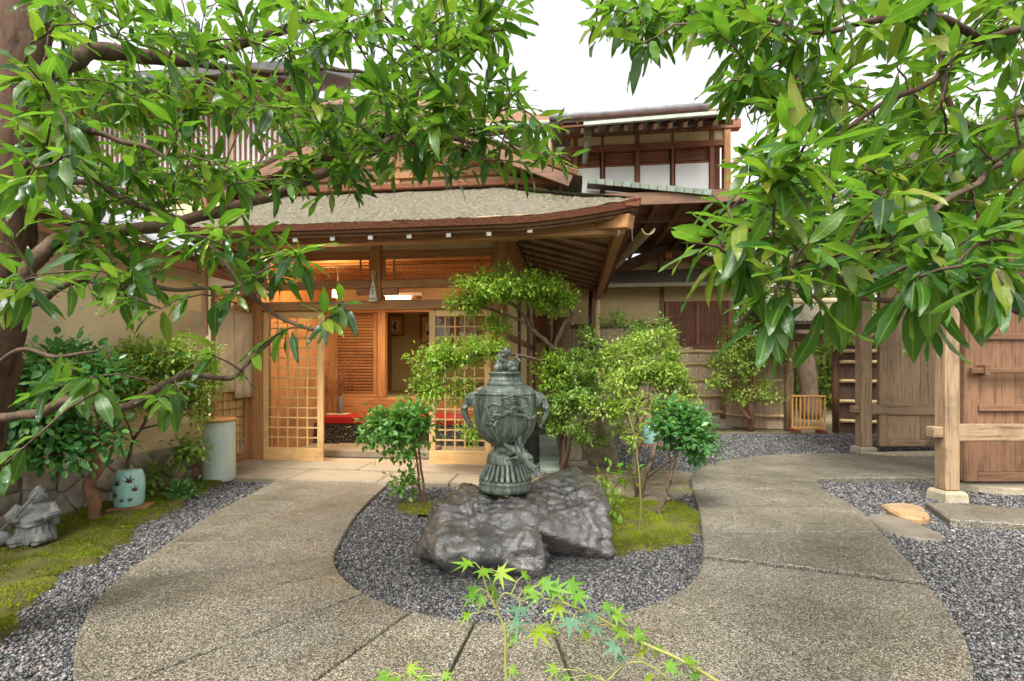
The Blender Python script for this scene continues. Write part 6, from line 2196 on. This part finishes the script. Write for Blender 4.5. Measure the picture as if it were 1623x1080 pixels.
shrub('azalea_bush', 'tall multi stemmed azalea rising from the moss beside the curved path', 'shrub', b,
      [([b, pix(1008, 765, 4.55), pix(1006, 735, 4.55), pix(1012, 700, 4.6), pix(1008, 660, 4.7), pix(1000, 640, 4.7)], .03, .014),
       ([b + V((.03, .02, 0)), pix(1022, 760, 4.6), pix(1035, 725, 4.6), pix(1042, 690, 4.7), pix(1050, 655, 4.8), pix(1062, 620, 4.9)], .028, .011),
       ([pix(1012, 700, 4.6), pix(1000, 675, 4.6), pix(993, 650, 4.7), pix(1015, 635, 4.7), pix(1035, 628, 4.8)], .015, .007),
       ([pix(1022, 760, 4.6), pix(1050, 738, 4.5), pix(1068, 728, 4.5)], .014, .008),
       ([pix(1010, 690, 4.6), pix(1025, 655, 4.7), pix(1030, 610, 4.8), pix(1025, 570, 4.9)], .014, .006)],
      pads_px([(1035, 590, 4.9, 44, 30), (1065, 600, 4.9, 30, 26), (1000, 600, 4.8, 40, 26), (1030, 545, 5.0, 40, 22), (1060, 575, 5.0, 30, 18), (1010, 640, 4.7, 40, 16), (1060, 645, 4.8, 30, 16), (1005, 690, 4.6, 16, 14), (985, 560, 4.9, 36, 24), (1085, 625, 4.8, 26, 20), (960, 650, 4.8, 34, 16)]),
      .045, 8500, leaf_azalea, bark_grey, ends_per=9)
b = gnd(1046, 824)
shrub('camellia_bush', 'dark glossy camellia on a twisted trunk at the edge of the right path', 'shrub', b,
      [([b, pix(1045, 805, 4.03), pix(1052, 794, 4.03), pix(1064, 788, 4.03), pix(1058, 776, 4.03), pix(1062, 755, 4.05), pix(1072, 722, 4.1), pix(1078, 700, 4.1)], .02, .012),
       ([pix(1060, 770, 4.05), pix(1064, 745, 4.1), pix(1060, 720, 4.1), pix(1065, 690, 4.15)], .013, .007)],
      pads_px([(1085, 690, 4.1, 40, 26), (1100, 672, 4.1, 26, 18), (1065, 678, 4.1, 26, 18), (1108, 702, 4.1, 22, 18), (1065, 655, 4.15, 24, 14)]), .058, 1900, leaf_cam, bark_grey, tmpl=ROUND, n_obj=120)
b = gnd(152, 826)
shrub('camellia_bush', 'glossy camellia with reddish trunk in front of the left garden wall', 'shrub', b,
      [([b, pix(147, 795, 3.9), pix(143, 770, 3.88), pix(150, 745, 3.86), pix(147, 720, 3.85), pix(130, 700, 3.8)], .045, .032),
       ([pix(147, 720, 3.85), pix(100, 690, 3.7), pix(60, 660, 3.6), pix(40, 620, 3.6)], .022, .008),
       ([pix(147, 720, 3.85), pix(160, 690, 3.85), pix(150, 650, 3.8), pix(120, 610, 3.8)], .022, .008)],
      pads_px([(60, 600, 3.6, 56, 36), (110, 580, 3.8, 56, 30), (50, 660, 3.5, 60, 30), (120, 690, 3.7, 56, 26), (170, 690, 3.8, 30, 14), (40, 690, 3.5, 46, 26), (90, 715, 3.6, 40, 14), (170, 600, 3.9, 40, 24)]),
      .075, 2900, leaf_cam, bark_red, tmpl=ROUND, n_obj=200)
b = gnd(205, 802)
shrub('azalea_bush', 'small leaved clipped azalea against the plaster wall behind the stool', 'shrub', b,
      [([b, pix(203, 740, 4.5), pix(210, 700, 4.5), pix(235, 660, 4.5), pix(250, 610, 4.5)], .018, .009), ([pix(212, 700, 4.5), pix(200, 670, 4.5), pix(190, 640, 4.5)], .010, .005), ([pix(225, 680, 4.5), pix(290, 660, 4.6), pix(310, 630, 4.7)], .010, .005)],
      pads_px([(220, 570, 4.5, 50, 28), (275, 565, 4.6, 54, 30), (310, 600, 4.7, 36, 30), (240, 615, 4.5, 50, 28), (310, 650, 4.7, 30, 22), (200, 620, 4.4, 30, 20)]), .048, 7500, leaf_azalea, bark_grey)
b = gnd(275, 785)
shrub('young_shrub', 'thin young shrub with leaf rosettes beside the ceramic jar', 'shrub', b,
      [([b, pix(278, 760, 4.75), pix(290, 730, 4.75), pix(298, 708, 4.75)], .010, .006), ([pix(277, 765, 4.75), pix(285, 735, 4.75), pix(275, 715, 4.75)], .007, .004), ([b, pix(265, 765, 4.7), pix(252, 752, 4.7)], .006, .003)],
      pads_px([(300, 708, 4.75, 22, 18), (282, 722, 4.75, 14, 8), (248, 750, 4.7, 22, 9), (244, 772, 4.6, 16, 9)]), .062, 420, leaf_mid, bark_red, tmpl=ROUND, n_obj=60)
b = gnd(288, 790)
shrub('ground_plant', 'low dark tuft of ground plants on the moss below the jar', 'plant', b, [([b, b + V((0, 0, .05))], .004, .003)], pads_px([(288, 780, 4.6, 24, 6)]), .05, 420, leaf_cam, bark_grey, ends_per=3)
b = gnd(1190, 682)
shrub('small_tree', 'slender shrub tree in front of the brushwood fence', 'tree', b,
      [([b, pix(1191, 655, 9.5), pix(1188, 635, 9.5), pix(1195, 610, 9.5), pix(1190, 570, 9.5)], .06, .03), ([pix(1188, 665, 9.5), pix(1170, 640, 9.5), pix(1168, 610, 9.5)], .03, .015), ([pix(1190, 630, 9.5), pix(1215, 615, 9.5)], .025, .012)],
      pads_px([(1170, 545, 9.5, 34, 26), (1150, 580, 9.4, 36, 24), (1190, 570, 9.5, 40, 28), (1205, 530, 9.6, 36, 24), (1130, 600, 9.3, 24, 8), (1200, 622, 9.4, 40, 13), (1165, 620, 9.4, 26, 12), (1225, 560, 9.5, 24, 20)]), .075, 5200, leaf_azalea, bark_red)
b = gnd(960, 790)
shrub('seedling', 'light green seedling leaves at the right end of the boulder', 'plant', b,
      [([b, pix(962, 760, 4.1), pix(958, 752, 4.1)], .004, .002), ([b, pix(975, 800, 3.9), pix(972, 790, 3.9)], .004, .002), ([b, pix(985, 760, 4.15), pix(995, 752, 4.15)], .003, .002)],
      pads_px([(958, 756, 4.1, 18, 7), (998, 755, 4.1, 12, 6), (972, 790, 3.9, 14, 8), (975, 808, 3.8, 7, 8)]), .055, 110, leaf_maple, bark_grey, tmpl=ROUND, n_obj=110, ends_per=3)
b = gnd(1013, 849)
shrub('sapling', 'thin yellow green sapling stem standing alone in front of the azaleas', 'plant', b,
      [([b, pix(1015, 800, 3.62), pix(1012, 740, 3.66), pix(1005, 690, 3.7), pix(992, 645, 3.75), pix(975, 612, 3.8)], .0065, .004)],
      pads_px([(980, 605, 3.8, 24, 14), (1000, 570, 3.85, 26, 14), (1010, 690, 3.7, 8, 6)]), .05, 160, leaf_azalea, surf('green_stem', [(.14, .15, .04), (.24, .23, .08)], 20), tmpl=SMALL, ends_per=4)

# dried flower heads in the vase
fl_t = [o for o in bpy.data.objects if o.name == 'flower_vase'][0]
tp = np.array([tuple(q) for q in tips])
pp = np.repeat(tp, 14, 0) + NP.normal(0, .022, (len(tp) * 14, 3))
cloud('flower_heads', SMALL, pp, NP.normal(size=pp.shape), NP.normal(size=pp.shape), np.full(len(pp), .022), leaf_dry, fl_t)

# maple sapling in the foreground
def maple_mesh(fold, bend):
    oc = maple_outline(1.0)
    vs = [(0, 0, 0)] + [(y, x, fold * abs(x) - bend * (y * y + x * x) + .03 * math.sin(9 * x)) for x, y in oc]
    n = len(vs)
    return np.array(vs, float), np.array([(0, i, i + 1 if i + 1 < n else 1) for i in range(1, n)])


MAP = [maple_mesh(.1, .12), maple_mesh(.25, .25), maple_mesh(-.05, .3), maple_mesh(.15, .02)]


def maple(name, label, base, stems, leaves):
    t = thing(name, label, 'plant', base, local=False)
    green = surf('maple_stem', [(.20, .22, .05), (.34, .33, .09)], 18, rough=.5)
    sk = Skeleton()
    for i, (pts, r0, r1) in enumerate(stems):
        cp = catmull(pts, 6); k = len(cp)
        MB().tube(cp, [r0 + (r1 - r0) * j / (k - 1) for j in range(k)], 7).build('stem', green, t, True)
        sk.add(cp)
    mes = {}
    for x, y, d, s, c_ in leaves:
        p_ = pix(x, y, d)
        a = sk.near(p_)
        st_ = p_ - a
        MB().tube([a, a + st_ * .5 + UP * .012, p_], [.0018, .0014, .0012], 5, False).build('leaf_stalk', green, t, True)
        key = (R.randrange(4), c_)
        if key not in mes:
            tv, tf = MAP[key[0]]
            me = np_mesh('leaf', tv, tf, np.zeros(len(tv)), smooth=False)
            me.materials.append(leaf_blue if c_ else leaf_maple)
            mes[key] = me
        X = V((st_.x, st_.y, 0)); X = (X.normalized() if X.length > .005 else V((1, 0, 0))) + V((R.uniform(-.6, .6), R.uniform(-.9, .3), R.uniform(-.5, .1)))
        X.normalize()
        N = (UP * .8 + V((R.uniform(-.5, .5), R.uniform(-.9, -.1), 0))).normalized()
        Y = N.cross(X).normalized(); Zz = X.cross(Y)
        o = bpy.data.objects.new('leaf', mes[key]); COL.objects.link(o); o.parent = t
        L = .82 * s * d / FPX
        M = Matrix((X * L, Y * L, Zz * L)).transposed().to_4x4(); M.translation = p_ - ORG[t]
        o.matrix_basis = M
    return t


md = 1.42
bA = V((pix(806, 900, md).x, md, .03))
maple('maple_sapling', 'bright green maple sapling standing in the foreground in front of the boulder', bA,
      [([bA, pix(804, 1110, md), pix(801, 1050, md), pix(800, 1000, md), pix(786, 965, md), pix(772, 935, md), pix(764, 905, md)], .0052, .0022),
       ([pix(786, 965, md), pix(800, 940, md - .02), pix(830, 955, md)], .003, .002)],
      [(742, 893, md, 40, 0), (765, 905, md - .03, 34, 0), (792, 908, md, 40, 0), (752, 940, md, 42, 0), (785, 938, md + .03, 36, 0), (765, 950, md, 30, 0), (830, 912, md, 26, 0), (822, 966, md - .05, 46, 1), (815, 988, md, 36, 1), (852, 1000, md - .05, 44, 0),
       (742, 975, md, 28, 0), (812, 1012, md, 22, 0), (835, 935, md, 30, 0), (868, 1000, md, 30, 0), (810, 1062, md, 22, 0), (860, 922, md, 28, 0)])
bB = V((1.02, 1.18, .03))
md = 1.32
maple('maple_sapling', 'arching maple branch sweeping in from the lower right foreground', bB,
      [([bB, V((.86, 1.2, .18)), pix(1180, 1110, 1.25), pix(1090, 1052, 1.28), pix(1010, 1015, md), pix(950, 980, md), pix(900, 958, md), pix(860, 948, md)], .006, .002),
       ([bB, V((.7, 1.2, .12)), pix(1040, 1060, 1.3), pix(960, 1080, 1.3)], .004, .002)],
      [(865, 928, md, 34, 0), (880, 935, md, 40, 0), (905, 928, md, 40, 0), (915, 945, md - .03, 36, 0), (885, 962, md, 38, 0), (850, 945, md, 28, 0), (905, 985, md - .05, 44, 1), (935, 975, md - .02, 42, 1), (945, 995, md - .04, 34, 1), (975, 975, md, 34, 0),
       (960, 960, md, 28, 0), (930, 1005, md, 26, 0), (975, 1025, md - .02, 38, 1), (985, 1000, md, 34, 0), (1010, 1005, md, 32, 0), (1020, 1035, md, 34, 0), (1045, 1030, md, 28, 0), (1060, 1055, 1.28, 32, 0), (1090, 1048, 1.28, 30, 0), (1105, 1070, 1.28, 30, 0), (985, 1042, md - .02, 26, 1),
       (880, 1060, md, 26, 0), (900, 1075, md, 22, 0), (935, 1075, md, 20, 0), (1030, 1075, md, 24, 0)])
bC = V((pix(640, 900, 1.32).x, 1.32, .03))
maple('maple_sapling', 'tip of a small maple shoot at the bottom edge left of the centre', bC,
      [([bC, pix(645, 1120, 1.32), pix(640, 1075, 1.32)], .004, .002)],
      [(612, 1072, 1.32, 34, 0), (650, 1060, 1.32, 30, 0), (668, 1074, 1.32, 30, 0), (705, 1070, 1.32, 24, 0), (630, 1078, 1.3, 26, 0)])

# trees and hedge beyond the garden
def far_tree(label, base, h, pads, n, mat, leaf=.16, r=.16, lean=.0):
    b = V(base)
    shrub('background_tree', label, 'tree', b, [([b, b + V((lean * .3, 0, h * .3)), b + V((lean * .7, .1, h * .6)), b + V((lean, .1, h * .85))], r, r * .35),
                                                ([b + V((lean * .4, 0, h * .4)), b + V((lean * .5 + .8, .2, h * .7))], r * .4, r * .15), ([b + V((lean * .4, 0, h * .45)), b + V((lean * .5 - .8, -.2, h * .75))], r * .4, r * .15)],
          pads, leaf, n, mat, bark_grey, twig=(.02, .008), ends_per=5)


q = pix(1286, 0, 12.0)
far_tree('leaning mossy tree trunk with yellow green crown behind the wooden barrier', (q.x, 12, 0), 4.5, [(V((q.x - .6, 12, 3.6)), (1.6, 1.2, .9)), (V((q.x + .9, 12.4, 3.2)), (1.3, 1.1, .8)), (V((q.x - 1.6, 12.5, 2.9)), (1.2, 1, .6))], 5200, leaf_far, .13, .24, -.4)
q = pix(1180, 0, 14.5)
far_tree('yellow green tree behind the slatted window wing', (q.x, 14.5, 0), 6, [(V((q.x, 14.5, 4.2)), (1.7, 1.4, 1.3)), (V((q.x + .8, 14, 3.0)), (1.4, 1.2, .9)), (V((q.x - .6, 14.4, 5.2)), (1.4, 1.2, 1.0))], 5200, leaf_far, .15)
q = pix(1420, 0, 13.5)
far_tree('light green tree behind the timber gate roof', (q.x, 13.5, 0), 6, [(V((q.x, 13.5, 3.6)), (2.0, 1.4, 1.4)), (V((q.x + 1.6, 13, 4.6)), (1.8, 1.3, 1.3)), (V((q.x - 1.2, 13.8, 5.2)), (1.6, 1.3, 1.2))], 6000, leaf_far, .16)
q = pix(1600, 0, 12.5)
far_tree('mid green tree beyond the gate at the far right', (q.x, 12.5, 0), 7, [(V((q.x, 12.5, 4.2)), (2.2, 1.5, 1.8)), (V((q.x - 1.4, 12.2, 5.8)), (1.8, 1.3, 1.4)), (V((q.x + 1.2, 12.5, 6.4)), (1.8, 1.3, 1.4))], 6500, leaf_mid, .17)
# distant hedge that closes the view behind the fences
n = 30000
hx = NP.uniform(3.0, 22, n); hy = 15.5 + NP.normal(0, .8, n) + (hx - 6) * -.1
hzz = NP.uniform(0, 1, n) ** .8 * (2.6 + .5 * np.sin(hx * 1.3) + .3 * np.sin(hx * 3.7))
pp = np.stack([hx, hy, hzz], -1)
o = cloud('hedge', SMALL, pp, NP.normal(size=pp.shape), np.array([0, -.5, .8]) + NP.normal(0, .4, pp.shape), NP.uniform(.12, .22, n), leaf_far, None)
o['kind'] = 'stuff'
hb = MB()
hb.add([(3, 17, 0), (22, 15, 0), (22, 15, 2.2), (3, 17, 2.2), (3, 17.3, 0), (22, 15.3, 0), (22, 15.3, 2.2), (3, 17.3, 2.2)], [(0, 1, 2, 3), (4, 5, 6, 7), (2, 3, 7, 6), (0, 1, 5, 4), (0, 3, 7, 4), (1, 2, 6, 5)])
tag(hb.build('earth_bank', earth_m), kind='structure')

# leaf litter on moss, gravel and path edges
lx_, ly_ = [], []
for poly, k in ((MOSS_L, 60), (MOSS_R, 26), (PATH_POLY, 26)):
    xs = [q[0] for q in poly]; ys = [q[1] for q in poly]
    x = NP.uniform(max(min(xs), -3.6), min(max(xs), 4), k * 6); y = NP.uniform(max(min(ys), 1.3), min(max(ys), 6), k * 6)
    ok = np.where(inside(x, y, poly))[0][:k]
    lx_ += list(x[ok]); ly_ += list(y[ok])
x = NP.uniform(-2.6, 3.2, 70); y = NP.uniform(1.9, 5.0, 70)
ok = ~inside(x, y, PATH_POLY) & ~inside(x, y, ROCK_POLY)
lx_ += list(x[ok]); ly_ += list(y[ok])
pp = np.array([(a, b_, .072 if inside(np.array([a]), np.array([b_]), MOSS_L + MOSS_R[:0])[0] else .05) for a, b_ in zip(lx_, ly_)])
leaf_litter = leaf_mat('fallen_leaf', [(.10, .055, .02), (.25, .17, .05), (.16, .20, .04), (.33, .25, .10)], (.3, .22, .05), .7, .1, .2)
o = cloud('leaf_litter', ROUND[0], pp, np.concatenate([NP.normal(size=(len(pp), 2)), NP.normal(0, .15, (len(pp), 1))], 1), np.array([0, 0, 1]) + NP.normal(0, .2, pp.shape), NP.uniform(.014, .032, len(pp)), leaf_litter, None)
o['kind'] = 'stuff'
